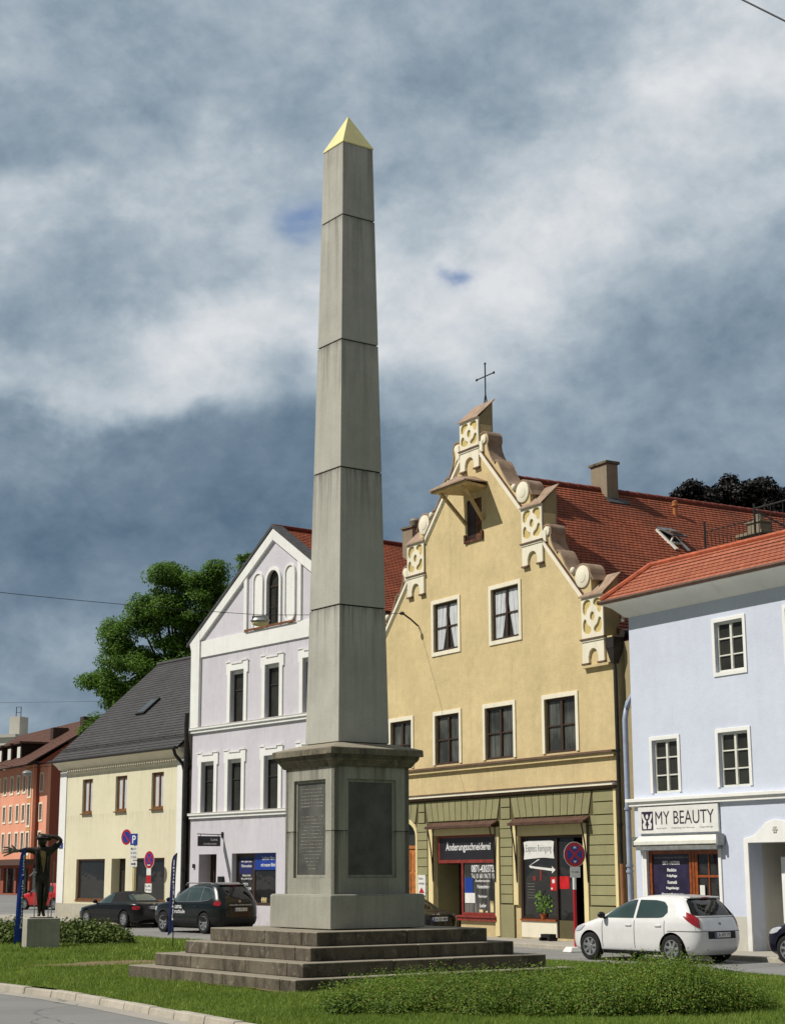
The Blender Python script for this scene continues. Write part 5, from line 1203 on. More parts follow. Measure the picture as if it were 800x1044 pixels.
    for th_,z0_,z1_,nm_ in P['ends']:
        n_=P.get('curve',.0)
        patch(nm_,P.get('rearglass','carglass_dark'),th_,None,.007,20,8,zf=(lambda t,a=z0_,b=z1_:(a+.05*(abs(2*t-1)**6),b-.07*(abs(2*t-1)**4))))
    for (th_,za,zb,sk,mat) in P['lights']:
        for s_ in(1,-1):
            t0,t1=th_ if s_>0 else (360-th_[0],360-th_[1])
            patch('light',mat,(t0,t1),None,.012,8,5,zf=lambda t:(za+sk*t+.03*(abs(2*t-1)**3),zb+sk*.6*t-.03*(abs(2*t-1)**3)))
    for x in P['seams']:
        zb=P['belt']; side('door_seam','black',x-.006,x+.006,lambda q:z0+.12,lambda q:zb-.01,.004,1,14)
    side('sill_strip','black',P['wx'][1]+rr+.06,P['wx'][0]-rr-.06,lambda q:z0+.0,lambda q:z0+.06,.006,8,2)
    if P.get('rub'): side('rub_strip',P['rub'],P['wx'][1]+rr+.08,P['wx'][0]-rr-.08,lambda q:z0+.2,lambda q:z0+.27,.008,8,2)
    for x in P['handles']:
        for s_ in(1,-1):
            z=P['belt']-.12; y=side_y(x,z); MB().box(x-.09,x+.09,s_*y-.012,s_*y+.025*s_ if s_>0 else s_*y+.012,z-.018,z+.018).build('door_handle',M[P.get('handlemat',P['paint'])],body,bevel=.008)
    mx=P['mirror']
    for s_ in(1,-1):
        y=side_y(mx,P['belt']+.03); m=MB(); m.ell((mx,s_*(y+.13),P['belt']+.09),.07,.11,.075,12,8); m.tube([(mx+.02,s_*(y-.03),P['belt']+.0),(mx,s_*(y+.08),P['belt']+.05)],.03,6); m.build('mirror',M[P.get('mirrormat',P['paint'])],body,smooth=2)
    xr=interp(XR,P['plate'])
    pl=MB().box(xr-.022,xr-.008,-.26,.26,P['plate']-.055,P['plate']+.055).build('number_plate',M['sign_white'],body,bevel=.004)
    o=text(P.get('reg','LA AB 12'),0,.44,0,.075,0,M['text_dark'],pl,bold=.01); o.rotation_euler=(0,0,R(-90)); o.location=(xr-.025,.2,P['plate']-.037)
    MB().box(xr-.0235,xr-.0215,.215,.26,P['plate']-.055,P['plate']+.055).build('euro_band',M['sign_blue'],pl)
    if P.get('platebox'): patch('plate_recess','black',(172.0,188.0),(P['plate']-.08,P['plate']+.08),.003,6,2)
    patch('bumper_line','black',(100,260),(P['bump']-.006,P['bump']+.006),.003,30,1)
    if P.get('seamrear'): 
        a,b=P['seamrear']; patch('tailgate_seam','black',(180-a,180+a),(b-.005,b+.005),.003,16,1)
    for a_ in(144,216): patch('tailgate_seam','black',(a_,a_+.35),(P['bump']+.02,P['belt']+.1),.003,1,8)
    if P.get('spoiler'):
        xw=interp(XR,1.2 if P['spoiler'][0]<1.5 else 1.3); zw=1.09 if P['spoiler'][0]<1.5 else 1.18
        m=MB(); m.tube([(interp(XR,zw)-.03,0,zw),(interp(XR,zw+.05)-.035,.28,zw+.05)],.008,5); m.lathe([(.03,-.03),(.03,.02)],(interp(XR,zw),0,zw-.02),'x',10); m.build('rear_wiper',M['black'],body)
    fx=P['wx'][1]+.05
    m=MB(); fy=side_y(fx,P['belt']-.14,.004); m.box(fx-.08,fx+.08,-fy-.002,-fy+.01,P['belt']-.22,P['belt']-.07); m.build('fuel_flap',M[P['paint']],body,bevel=.01)
    if P.get('lowrear'): patch('bumper_lower','black',(95,265),P['lowrear'],.006,30,4); patch('bumper_lower','black',(-85,85),P['lowrear'],.006,30,4)
    xb=interp(XR,P['badge']); m=MB(); m.lathe([(.035,-.012),(.045,-.008),(.045,.0)],(xb,0,P['badge']),'x',18); m.build('badge',M['chrome'],body)
    if P.get('rails'):
        for s_ in(1,-1):
            zt2=P['w'][-1][0]; m=MB(); m.tube([(.35,s_*.56,zt2-.09),(.25,s_*.57,zt2-.01),(-1.2,s_*.56,zt2-.01),(-1.35,s_*.55,zt2-.07)],.02,6); m.build('roof_rail',M['metal_grey'],body,smooth=True)
    if P.get('spoiler'):
        zt2,xa=P['spoiler']; m=MB(); m.hexa([(xa-.12,-.5,zt2-.05),(xa+.25,-.53,zt2-.03),(xa-.12,.5,zt2-.05),(xa+.25,.53,zt2-.03),(xa-.12,-.5,zt2-.01),(xa+.25,-.53,zt2+.01),(xa-.12,.5,zt2-.01),(xa+.25,.53,zt2+.01)]); m.build('roof_spoiler',M[P['paint']],body,bevel=.015)
        MB().box(xa-.128,xa-.121,-.12,.12,zt2-.045,zt2-.02).build('brake_light',M['sign_red'],body)
    yw=P['w'][3][1]-.10
    for wx in P['wx']:
        for s_ in(1,-1):
            m=MB(); prof=[(rr*.66,-.09),(rr*.90,-.10),(rr*.985,-.085),(rr,-.05),(rr,.05),(rr*.985,.085),(rr*.90,.10),(rr*.66,.09),(rr*.66,-.09)]
            m.lathe(prof,(0,0,0),'y',32,cap=False); w_=m.build('wheel',M['rubber'],c_,smooth=True); w_.location=(wx,s_*yw,rr); 
            m=MB(); f=s_
            m.lathe([(rr*.66,f*.05),(rr*.66,f*.095),(rr*.60,f*.092),(rr*.58,f*.05)],(0,0,0),'y',28)
            sp=P.get('spokes',7)
            for k in range(sp):
                a=2*math.pi*k/sp+.3; ca,sa=math.cos(a),math.sin(a); 
                def pt(r_,t,y): return (r_*ca-t*sa,f*y,r_*sa+t*ca)
                w0,w1=rr*.13,rr*.10
                v=[pt(.03,-w0*.6,.03),pt(rr*.62,-w1,.04),pt(.03,w0*.6,.03),pt(rr*.62,w1,.04),pt(.03,-w0*.6,.075),pt(rr*.62,-w1,.09),pt(.03,w0*.6,.075),pt(rr*.62,w1,.09)]; m.hexa(v)
            m.lathe([(rr*.16,f*.02),(rr*.16,f*.085),(.02,f*.09)],(0,0,0),'y',16)
            m.build('rim',M['alloy'],w_); MB().lathe([(rr*.6,f*.015),(rr*.6,f*.03)],(0,0,0),'y',20).build('brake_disc',M['metal_dark'],w_)
        # dark well
    MB().box(-abs(P['wx'][1])-.45,P['wx'][0]+.45,-yw+.14,yw-.14,.16,.62).build('underbody',M['black'],body)
    return c_,body,side_y,side,patch
M['paint_white']=paint('white_car_paint',(234,234,234)); M['paint_black']=paint('black_car_paint',(7,8,9),.45,.3); M['paint_teal']=paint('dark_teal_car_paint',(9,19,21),.5,.35); M['paint_red']=paint('red_car_paint',(190,24,28)); M['paint_navy']=paint('navy_car_paint',(20,20,38),.5,.35)
M['taillight']=simple('tail_light',(150,16,30),.15,0,.2,14,.6,coat=.8); M['headlight']=simple('head_light',(196,200,204),.1,.2,.1,9,.6,coat=.8); M['softtop']=simple('soft_top',(20,20,22),.9,0,.2,8); M['lightlens']=simple('clear_lens',(214,190,186),.15,0,.1,9,.6)
def B(*v): return [(v[i],v[i+1]) for i in range(0,len(v),2)]
HATCH=dict(paint='paint_white',glass='carglass',wr=.31,wx=(1.255,-1.255),belt=.93,plate=.62,badge=.86,bump=.70,mirror=.78,mirrormat='black',
 xf=B(.19,1.86,.3,1.97,.5,2.0,.64,1.97,.74,1.88,.82,1.66,.90,1.38,.96,1.16,1.02,1.0,1.2,.62,1.34,.28,1.42,.02,1.46,-.2,1.485,-.5),
 xr=B(.19,-1.84,.3,-1.95,.55,-2.0,.70,-1.99,.82,-1.95,.95,-1.90,1.05,-1.84,1.2,-1.72,1.34,-1.58,1.42,-1.46,1.46,-1.3,1.485,-.95),
 w=B(.19,.76,.28,.83,.45,.855,.70,.86,.85,.85,.95,.825,1.05,.785,1.2,.715,1.34,.65,1.42,.59,1.46,.5,1.485,.3),
 n=[(.19,6),(.6,6.2),(.95,6.2),(1.2,6),(1.49,5)],
 win=[('side_window',-.12,.80,B(-.12,.97,.80,.965),B(-.12,1.37,.0,1.37,.2,1.32,.45,1.22,.62,1.12,.80,.98)),('rear_side_window',-1.10,-.20,B(-1.10,1.10,-1.0,1.0,-.9,.985,-.20,.972),B(-1.10,1.12,-1.06,1.24,-.95,1.33,-.7,1.365,-.20,1.37))],
 ends=[((138,222),1.04,1.42,'rear_window'),((34,-34),1.03,1.38,'windscreen')],
 lights=[((118,158),.98,1.15,-.24,'taillight'),((62,40),.66,.80,-.03,'headlight')],seams=(.84,-.16,-1.06),handles=(.02,-.88),platebox=True,seamrear=(36,1.0),spoiler=(1.45,-1.42),spokes=7,reg='LA HY 77')
def variant(base,**k): d=dict(base); d.update(k); return d
def hd_(a): return R(90+a)
car('parked_car','white five door hatchback parked before the beauty salon',(5.99,39.66,-.25),hd_(39),HATCH)
SEDAN=dict(paint='paint_black',glass='carglass',wr=.31,wx=(1.30,-1.38),belt=.86,plate=.74,badge=.86,bump=.52,mirror=.72,mirrormat='black',
 xf=B(.19,2.02,.3,2.14,.5,2.2,.60,2.19,.68,2.10,.75,1.85,.82,1.35,.88,.92,.93,.78,1.1,.42,1.24,.05,1.30,-.18,1.335,-.5),
 xr=B(.19,-2.08,.3,-2.19,.5,-2.23,.70,-2.22,.84,-2.18,.92,-2.02,.95,-1.75,.97,-1.62,1.1,-1.36,1.24,-1.05,1.30,-.85,1.335,-.65),
 w=B(.19,.78,.28,.84,.45,.85,.65,.855,.80,.845,.88,.815,.95,.76,1.1,.68,1.24,.60,1.30,.5,1.335,.3),
 n=[(.19,6),(.6,5.5),(.9,5),(1.1,5),(1.4,4.5)],
 win=[('side_window',-.42,.68,B(-.42,.90,.68,.895),B(-.42,1.24,-.1,1.24,.15,1.17,.45,1.03,.68,.91))],
 ends=[((147,213),1.0,1.23,'rear_window'),((34,-34),.96,1.22,'windscreen')],
 lights=[((128,156),.66,.80,.0,'taillight'),((58,36),.56,.67,0,'headlight')],seams=(.78,-.52),handles=(-.32,),rub='black',seamrear=(40,.88),spokes=9,reg='LA CN 206')
car('parked_car','black convertible with closed soft top parked before the cream house',(-10.45,66.3,-.25),hd_(41),variant(SEDAN,top='softtop',ztop=.93,rearglass='carglass',reg='LA M 330'))
car('parked_car','black saloon car half hidden behind the monument pedestal',(-.11,48.9,-.25),hd_(38),variant(SEDAN,win=[SEDAN['win'][0],('rear_side_window',-1.05,-.50,B(-1.05,.97,-.5,.91),B(-1.05,1.0,-.9,1.14,-.7,1.22,-.5,1.24))],reg='LA EB 480'))
SUV=dict(paint='paint_teal',glass='carglass',trim='chrome',wr=.35,wx=(1.30,-1.30),belt=1.02,plate=.80,badge=1.06,bump=.66,mirror=.78,mirrormat='black',zlow=.42,
 xf=B(.24,1.98,.35,2.12,.55,2.2,.8,2.18,.93,2.05,1.0,1.75,1.06,1.3,1.11,1.05,1.3,.70,1.46,.36,1.58,.02,1.64,-.3,1.675,-.7),
 xr=B(.24,-2.0,.35,-2.14,.55,-2.2,.8,-2.2,1.0,-2.15,1.1,-2.10,1.3,-1.96,1.46,-1.82,1.58,-1.68,1.64,-1.5,1.675,-1.2),
 w=B(.24,.80,.35,.88,.5,.90,.8,.905,.95,.895,1.05,.865,1.2,.81,1.35,.755,1.5,.69,1.58,.64,1.64,.55,1.675,.35),
 n=[(.24,6),(.8,6),(1.1,6),(1.7,5)],
 win=[('side_window',-.12,.80,B(-.12,1.06,.80,1.055),B(-.12,1.52,.1,1.50,.35,1.38,.6,1.21,.80,1.07)),('rear_side_window',-.98,-.20,B(-.98,1.075,-.2,1.062),B(-.98,1.53,-.2,1.53)),('quarter_window',-1.66,-1.04,B(-1.66,1.2,-1.5,1.12,-1.04,1.08),B(-1.66,1.24,-1.55,1.42,-1.4,1.49,-1.04,1.525))],
 ends=[((140,220),1.14,1.54,'rear_window'),((34,-34),1.14,1.52,'windscreen')],
 lights=[((124,150),.92,1.08,.0,'taillight'),((60,40),.74,.88,0,'headlight')],seams=(.84,-.16,-1.0),handles=(.02,-.82),platebox=False,seamrear=(38,1.1),rails=True,lowrear=(.25,.56),spoiler=(1.63,-1.60),spokes=7,reg='LA FS 12')
c_,body,sy,sd,pt_=car('parked_car','dark teal off-road car with roof rails and driving school lettering',(-6.53,59.4,-.25),hd_(39),SUV)
for t_,a,b,z0,z1 in(('Luna',.62,.05,.82,.98),('Fahrschule',.82,-.15,.66,.79)):
    o=text(t_,0,abs(b-a),0,z1-z0,0,M['text_white'],body,bold=.01); o.rotation_euler=(0,0,R(180)); o.location=(a,.918,z0)
for v in (): pass
o=text('www.fahrschule-luna.de',0,.9,0,.05,0,M['text_white'],body,bold=.01); o.rotation_euler=(0,0,R(-90)); o.location=(-2.19,.45,.93)
car('parked_car','small red car beyond the statue, seen between figure and cream house',(-19.5,97.5,-.25),hd_(52),variant(HATCH,paint='paint_red',reg='LA R 8'))
car('parked_car','dark navy car whose nose enters at the right edge of the photo',(10.05,37.3,-.25),hd_(40),variant(HATCH,paint='paint_navy',reg='LA D 41'))
# ================================================================== LEAVES
def leaves(pts,size,jit=.4,flat=0,rnd=random):
    """pts: list of (Vector, normal-ish Vector); returns vertices, faces: each leaf a folded diamond"""
    vs=[];fs=[]
    g_=rnd.gauss
    for (p,nrm) in pts:
        s=size*rnd.uniform(.6,1.35)
        n=(nrm+Vector((g_(0,jit),g_(0,jit),g_(0,jit)))).normalized()
        u=n.orthogonal().normalized(); a=rnd.uniform(0,6.283); w=n.cross(u); d=u*math.cos(a)+w*math.sin(a); e=n.cross(d)
        o=len(vs)
        vs+=[tuple(p-d*s*.5),tuple(p+e*s*.32+n*s*.08),tuple(p+d*s*.5),tuple(p-e*s*.32+n*s*.08)]
        fs+=[(o,o+1,o+2,o+3)]
    return vs,fs
def mesh_raw(name,vs,fs,mat,parent=None,smooth=False):
    me=bpy.data.meshes.new(name); me.from_pydata(vs,[],fs)
    for m_ in (mat if isinstance(mat,(list,tuple)) else [mat]): me.materials.append(m_)
    o=bpy.data.objects.new(name,me); COL.objects.link(o); o.parent=parent; return o
def rsphere(rnd):
    while True:
        v=Vector((rnd.uniform(-1,1),rnd.uniform(-1,1),rnd.uniform(-1,1)))
        if .01<v.length<1: return v
def tree(name,label,base,blobs,mat,size,dens,limbs,group=None,seed=1,trunk_r=.3,sub=9,subr=.42):
    """blobs: (x,y,z,r) in world; each becomes many leaf clumps over its shell"""
    rnd=random.Random(seed); t=thing(name,label,'tree',base,0,group); bv=Vector(base); pts=[]
    m=MB(); top=Vector((base[0],base[1],base[2]+limbs))
    m.tube([(0,0,-.2),(.1,.05,limbs*.5),(0,0,limbs)],[trunk_r*1.25,trunk_r,trunk_r*.75],8)
    for (x,y,z,r_) in blobs:
        c0=Vector((x,y,z)); b0=top.lerp(c0,.5)+Vector((0,0,-.2*(c0-top).length)); q=c0-bv
        m.tube([tuple(top-bv),tuple(b0-bv),tuple(q)],[trunk_r*.5,trunk_r*.25,trunk_r*.08],6)
        for k in range(3):
            e=c0+rsphere(rnd)*r_*.9; m.tube([tuple(q),tuple(q.lerp(e-bv,.5)+Vector((0,0,.1*r_))),tuple(e-bv)],[trunk_r*.1,trunk_r*.06,trunk_r*.03],5)
        nsub=int(sub*(r_**1.5))+5
        for k in range(nsub):
            d=rsphere(rnd); d=d.normalized()*(rnd.random()**.35)
            cc=c0+Vector((d.x*r_,d.y*r_,d.z*r_*.85)); sr=subr*rnd.uniform(.6,1.5)
            for j in range(int(dens*sr*sr/.18)):
                v=rsphere(rnd); v=v.normalized()*(rnd.random()**.4); pp=cc+Vector((v.x*sr*1.15,v.y*sr*1.15,v.z*sr*.7)); nn=(v+Vector((0,0,.7))).normalized()
                pts.append((pp-bv,nn))
    m.build('trunk',M['bark'],t,smooth=True)
    vs,fs=leaves(pts,size,.45,rnd=rnd); mesh_raw('crown',vs,fs,M[mat],t)
    return t
def blob(px,py,r,D,dy=0):
    k=D/1744; return ((px-400)*k,D+dy,1.75+(889.7-py)*k,r*k)
D=90
BL=[(165,612,24),(196,600,20),(222,612,22),(140,640,20),(178,645,34),(215,650,34),(116,650,13),(104,640,9),(120,672,20),(100,690,10),(150,690,34),(195,695,36),(166,583,15),(205,592,16),(150,622,26),(190,628,28),(128,668,24),(205,662,34),(236,618,17),(160,668,30),(112,700,16),(158,585,9),(161,572,5),(213,588,8),(214,577,5),(103,702,12),(120,712,20),(235,640,24),(88,696,5),(180,590,10),(232,600,10),(146,612,9)]
tree('maple_tree','large bushy green tree rising behind the slate roof',(-11.3,D+1,-.3),[blob(x,y,r_*.92,D,random.uniform(-1.5,1.5)) for x,y,r_ in BL],'leaf_green',.145,115,12,seed=3,trunk_r=.35,sub=13,subr=.50)
tree('slender_tree','slender treetop peeping over the left slope of the lilac gable',(-8.0,99,-.3),[blob(x-5,y-9,r_,98) for x,y,r_ in [(245,573,4),(246,582,5),(254,570,4),(255,580,5),(249,592,7),(250,604,9),(262,598,6),(250,640,12),(256,660,12)]],'leaf_green',.17,55,12,seed=5,trunk_r=.2,sub=10,subr=.32)
tree('bushy_tree','low green treetop over the left end of the slate roof',(-21.0,112,-.3),[blob(x,y,r_,112) for x,y,r_ in [(86,738,7),(96,732,9),(104,742,12),(80,746,6),(92,750,9)]],'leaf_green',.17,50,5,seed=6,trunk_r=.2,sub=8,subr=.4)
D=118
BR=[(712,502,9),(709,514,8),(720,494,7),(728,506,14),(735,497,7),(740,512,14),(758,494,9),(762,482,4),(765,506,16),(778,490,7),(785,508,18),(795,486,7),(800,500,16),(815,505,20),(745,525,16),(775,528,18),(720,522,9),(800,528,18),(750,505,16),(775,500,14),(792,515,18),(730,522,12)]
tree('copper_beech','broad dark copper beech standing behind the red roof ridge',(25,D+1,-.3),[blob(x,y,r_,D,random.uniform(-1,1)) for x,y,r_ in BR],'leaf_beech',.26,62,20,seed=8,trunk_r=.5,sub=17,subr=.55)
def mound(ellipses,n,size,mat,rnd,zb=0,clump=.09):
    """leafy clumps over the upper skin of a union of ellipsoids (cx,cy,rx,ry,h)"""
    pts=[]; tot=sum(e[2]*e[3] for e in ellipses)
    for e in ellipses:
        cx,cy,rx,ry,h=e
        for i in range(int(n*rx*ry/tot)):
            a=rnd.uniform(0,6.283); cz=rnd.random()**.8; rr_=math.sqrt(max(0,1-cz*cz))
            q=Vector((cx+rx*rr_*math.cos(a),cy+ry*rr_*math.sin(a),zb+h*cz))
            if any(((q.x-o[0])/o[2])**2+((q.y-o[1])/o[3])**2+((q.z-zb)/o[4])**2<.72 for o in ellipses if o is not e): continue
            nn=Vector((rr_*math.cos(a)/rx,rr_*math.sin(a)/ry,cz/h)).normalized()
            k=rnd.choice((2,3,4,5)); up=rnd.random()**3*.17
            for j in range(k):
                pts.append((q+nn*(up*(j/k)+rnd.uniform(-.05,.04))+Vector((rnd.gauss(0,.02),rnd.gauss(0,.02),rnd.gauss(0,.02)+up*j/k)),(nn+Vector((0,0,.5))).normalized()))
    return leaves(pts,size,.55,rnd=rnd)
def shrub(name,label,cat,ell,n,size,mat,seed,zb=0):
    rnd=random.Random(seed); cx=sum(e[0] for e in ell)/len(ell); cy=sum(e[1] for e in ell)/len(ell)
    t=thing(name,label,cat,(cx,cy,zb)); loc=[(e[0]-cx,e[1]-cy,e[2],e[3],e[4]) for e in ell]
    m=MB()
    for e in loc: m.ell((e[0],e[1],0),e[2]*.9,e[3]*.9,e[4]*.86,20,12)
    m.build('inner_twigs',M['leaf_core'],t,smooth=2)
    vs,fs=mound(loc,n,size,mat,rnd); mesh_raw('foliage',vs,fs,M[mat],t); return t
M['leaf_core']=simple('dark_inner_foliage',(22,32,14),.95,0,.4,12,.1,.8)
rnd=random.Random(21); hed=[]
for i in range(18):
    t=i/17; x=-.40+4.75*t; y0=23.1-.2*t; q_=max(0,min(1,(t-.56)/.18)); h=.24+.09*min(1,t*4)+.18*q_*q_*(3-2*q_); h*=(1 if t<.88 else 1-(t-.88)/.12*.45)
    hed.append((x,y0+rnd.uniform(-.25,.25),.62,1.45*(1-.45*max(0,(t-.75)/.25))*(1-.5*max(0,(.18-t)/.18)),h*rnd.uniform(.92,1.06)))
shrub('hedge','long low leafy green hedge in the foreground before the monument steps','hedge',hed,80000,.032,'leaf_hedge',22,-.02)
rnd=random.Random(31)
j1=[(-12.3+i*.62,44.6+rnd.uniform(-.3,.3),.6,.9,.48*rnd.uniform(.85,1.1)) for i in range(5)]
j2=[(-7.95,43.9,.55,.75,.48),(-7.45,43.9,.55,.75,.42),(-7.1,43.8,.45,.6,.30),(-8.4,44.2,.6,.7,.46),(-8.95,44.4,.5,.7,.46)]
shrub('juniper_bush','low dark green bush on the lawn left of the statue plinth','bush',j1,9000,.085,'leaf_juniper',32,-.05)
shrub('juniper_bush','low spreading bush on the lawn right of the statue plinth','bush',j2,9000,.085,'leaf_juniper',33,-.05)
# pot plant in the second shop window: stands inside the window
def wp(x,y,z): return Yh.location+Matrix.Rotation(YW,3,'Z')@Vector((x,y,z))
pot=thing('pot_plant','leafy green pot plant with variegated leaves in the express cleaning window','plant',tuple(wp(1.15,.05,.42)),YW)
m=MB(); m.lathe([(.08,0),(.13,.16),(.14,.16),(.12,.15)],(0,0,0)); m.build('pot',M['ceramic'],pot,smooth=True)
rnd=random.Random(5); vs=[];fs=[]
for i in range(120):
    a=rnd.uniform(0,6.283); r_=rnd.uniform(.03,.36); h=rnd.uniform(.08,.62)*(1-.4*r_); q=Vector((r_*math.cos(a),.06*math.sin(a),.14+h)); L=rnd.uniform(.07,.16)
    d=Vector((math.cos(a),.2*math.sin(a),rnd.uniform(-.4,.9))).normalized(); s_=Vector((-d.z,0,d.x))*L*.28; o=len(vs); vs+=[tuple(q),tuple(q+d*L*.5+s_),tuple(q+d*L),tuple(q+d*L*.5-s_)]; fs.append((o,o+1,o+2,o+3))
mesh_raw('leaf',vs,fs,M['leaf_pot'],pot)
m=MB()
for i in range(9):
    a=rnd.uniform(-.25,.25); m.tube([(0,0,.1),(a*.5,0,.3),(a,0,.5)],.006,4)
m.build('stem',M['leaf_pot'],pot)
# ================================================================== GROUND
m=MB(); m.add([(-900,-60,-.25),(900,-60,-.25),(900,1500,-.25),(-900,1500,-.25)],[(0,1,2,3)]); struct(m.build('street',M['asphalt'],raw=True))
# lawn island: near kerb line from the far left to the right, then back along the far edge
near=[(-22,51.5),(-14,40.9),(-10.2,35.3),(-6.88,30.26),(-5.50,28.45),(-4.28,26.43),(-3.11,24.33),(-1.90,22.25),(.3,18.4),(2.4,14.8),(4.4,12.8),(8,11.6)]
far=[(14,18),(10.5,24.5),(7.2,31.0),(6.0,33.0),(-5.9,48.4),(-9.5,56.6),(-14.3,62.6),(-24,58)]
def offset(poly,d):
    out=[]; n=len(poly)
    for i in range(n):
        a=Vector(poly[i-1]);b=Vector(poly[i]);c_=Vector(poly[(i+1)%n]); t=((b-a).normalized()+(c_-b).normalized()).normalized(); out.append((b.x-t.y*d,b.y+t.x*d))
    return out
isl=near+far
area=sum(isl[i][0]*isl[(i+1)%len(isl)][1]-isl[(i+1)%len(isl)][0]*isl[i][1] for i in range(len(isl)))
sgn=1 if area>0 else -1
inner=offset(isl,.17*sgn)
def inside(x,y,poly):
    r_=False; n=len(poly); j=n-1
    for i in range(n):
        xi,yi=poly[i]; xj,yj=poly[j]
        if (yi>y)!=(yj>y) and x<(xj-xi)*(y-yi)/(yj-yi)+xi: r_=not r_
        j=i
    return r_
def edge_dist(x,y,poly):
    p_=Vector((x,y)); best=1e9
    for i in range(len(poly)):
        a=Vector(poly[i-1]);b=Vector(poly[i]); ab_=b-a; t=max(0,min(1,(p_-a).dot(ab_)/ab_.length_squared)); best=min(best,(a+ab_*t-p_).length)
    return best
def gz(x,y):
    d=edge_dist(x,y,inner); h=-.13+.13*min(1,d/1.6)**.8
    return h+.012*math.sin(x*2.1+y*.7)+.01*math.sin(y*3.3-x)
tri=tessellate_polygon([[Vector((x,y,0)) for x,y in inner]])
bm=bmesh.new(); vv=[bm.verts.new((x,y,0)) for x,y in inner]
for t in tri: 
    try: bm.faces.new([vv[i] for i in t])
    except ValueError: pass
for it in range(5):
    es=[e for e in bm.edges if e.calc_length()>.75]
    if es: bmesh.ops.subdivide_edges(bm,edges=es,cuts=1); bmesh.ops.triangulate(bm,faces=bm.faces)
for v in bm.verts: v.co.z=gz(v.co.x,v.co.y)-.01
me=bpy.data.meshes.new('lawn'); bm.to_mesh(me); bm.free(); me.materials.append(M['turf']); me.polygons.foreach_set('use_smooth',[True]*len(me.polygons))
lawn=bpy.data.objects.new('lawn',me); COL.objects.link(lawn); struct(lawn)
# kerb stones
def kerb(name,pts,w,h,zb,seed,close=False,L=1.0):
    rnd=random.Random(seed); P=[Vector(q) for q in pts]+([Vector(pts[0])] if close else []); m=MB()
    # resample
    seglen=[(b-a).length for a,b in zip(P,P[1:])]; tot=sum(seglen)
    def at(s):
        for a,b,l in zip(P,P[1:],seglen):
            if s<=l: return a+(b-a)*(s/l),(b-a).normalized()
            s-=l
        return P[-1],(P[-1]-P[-2]).normalized()
    s=0
    while s<tot:
        e=min(tot,s+L*rnd.uniform(.92,1.06)); a,t1=at(s+.008); b,t2=at(e-.008); s=e
        n1=Vector((-t1.y,t1.x))*sgn; n2=Vector((-t2.y,t2.x))*sgn; dz=rnd.uniform(-.008,.008)
        v=[(a.x,a.y,zb),(b.x,b.y,zb),(a.x+n1.x*w,a.y+n1.y*w,zb),(b.x+n2.x*w,b.y+n2.y*w,zb)]
        q=.03; v+=[(a.x+n1.x*q,a.y+n1.y*q,zb+h+dz),(b.x+n2.x*q,b.y+n2.y*q,zb+h+dz),(a.x+n1.x*w,a.y+n1.y*w,zb+h+dz),(b.x+n2.x*w,b.y+n2.y*w,zb+h+dz)]
        m.hexa(v)
    return struct(m.build(name,M['kerbstone'],bevel=.018))
kerb('kerb',isl,.18,.16,-.30,3,True)
m=MB(); m.plate([[(0,0)]*3],0,0) if 0 else None
# gutter of small setts beside the kerb
def strip(name,pts,d0,d1,z,mat):
    a=offset(pts,d0*sgn); b=offset(pts,d1*sgn); n=len(pts); v=[(x,y,z) for x,y in a]+[(x,y,z) for x,y in b]; m=MB(); m.add(v,[(i,(i+1)%n,(i+1)%n+n,i+n) for i in range(n)]); return struct(m.build(name,M[mat],raw=True))
strip('gutter',isl,-.32,.0,-.246,'paving')
# pavement in front of the houses
def pave(frame_loc,yaw,x0,x1,w,wall=.2):
    return [Vector(frame_loc[:2]).to_3d()+Matrix.Rotation(yaw,3,'Z')@Vector((x,y,0)) for x,y in((x0,-w),(x1,-w),(x1,wall),(x0,wall))]
for loc,yaw,x0,x1 in((PC,YW,-9.4,40),(PW,WW,-6.2,6.4),(PW,CW,-24,-6.2)):
    q=pave(loc,yaw,x0,x1,1.9,3); m=MB(); zt=-.15
    m.hexa([(q[0].x,q[0].y,-.3),(q[1].x,q[1].y,-.3),(q[3].x,q[3].y,-.3),(q[2].x,q[2].y,-.3),(q[0].x,q[0].y,zt),(q[1].x,q[1].y,zt),(q[3].x,q[3].y,zt),(q[2].x,q[2].y,zt)]); struct(m.build('pavement',M['paving'],bevel=.015))
    q=pave(loc,yaw,x0,x1,2.04,-1.905); m=MB(); zt=-.143
    m.hexa([(q[0].x,q[0].y,-.3),(q[1].x,q[1].y,-.3),(q[3].x,q[3].y,-.3),(q[2].x,q[2].y,-.3),(q[0].x,q[0].y,zt),(q[1].x,q[1].y,zt),(q[3].x,q[3].y,zt),(q[2].x,q[2].y,zt)]); struct(m.build('pavement_kerb',M['kerbstone'],bevel=.015))
m=MB(); m.add([(-7.9,27.9,-.245),(-7.4,27.2,-.245),(-7.28,27.3,-.245),(-7.78,28.0,-.245)],[(0,1,2,3)]); struct(m.build('road_marking',M['sign_white'],raw=True))
m=MB(); 
def dirt(cx,cy,rx,ry,seed,ang=0):
    rnd=random.Random(seed); n=26; v=[]
    for k in range(n):
        a=2*math.pi*k/n; r_=1+.22*math.sin(3*a+seed)+rnd.uniform(-.1,.1); x,y=rx*r_*math.cos(a),ry*r_*math.sin(a); X=cx+x*math.cos(ang)-y*math.sin(ang); Y=cy+x*math.sin(ang)+y*math.cos(ang); v.append((X,Y,gz(X,Y)+.012))
    m.add([(cx,cy,gz(cx,cy)+.014)]+v,[(0,k+1,(k+1)%n+1) for k in range(n)])
dirt(-5.6,34.0,1.5,.9,4,.3); dirt(-3.0,28.2,1.7,.30,9,R(-55)); dirt(-1.6,25.9,.8,.22,11,R(-50)); dirt(3.6,27.3,1.3,.4,13,.6)
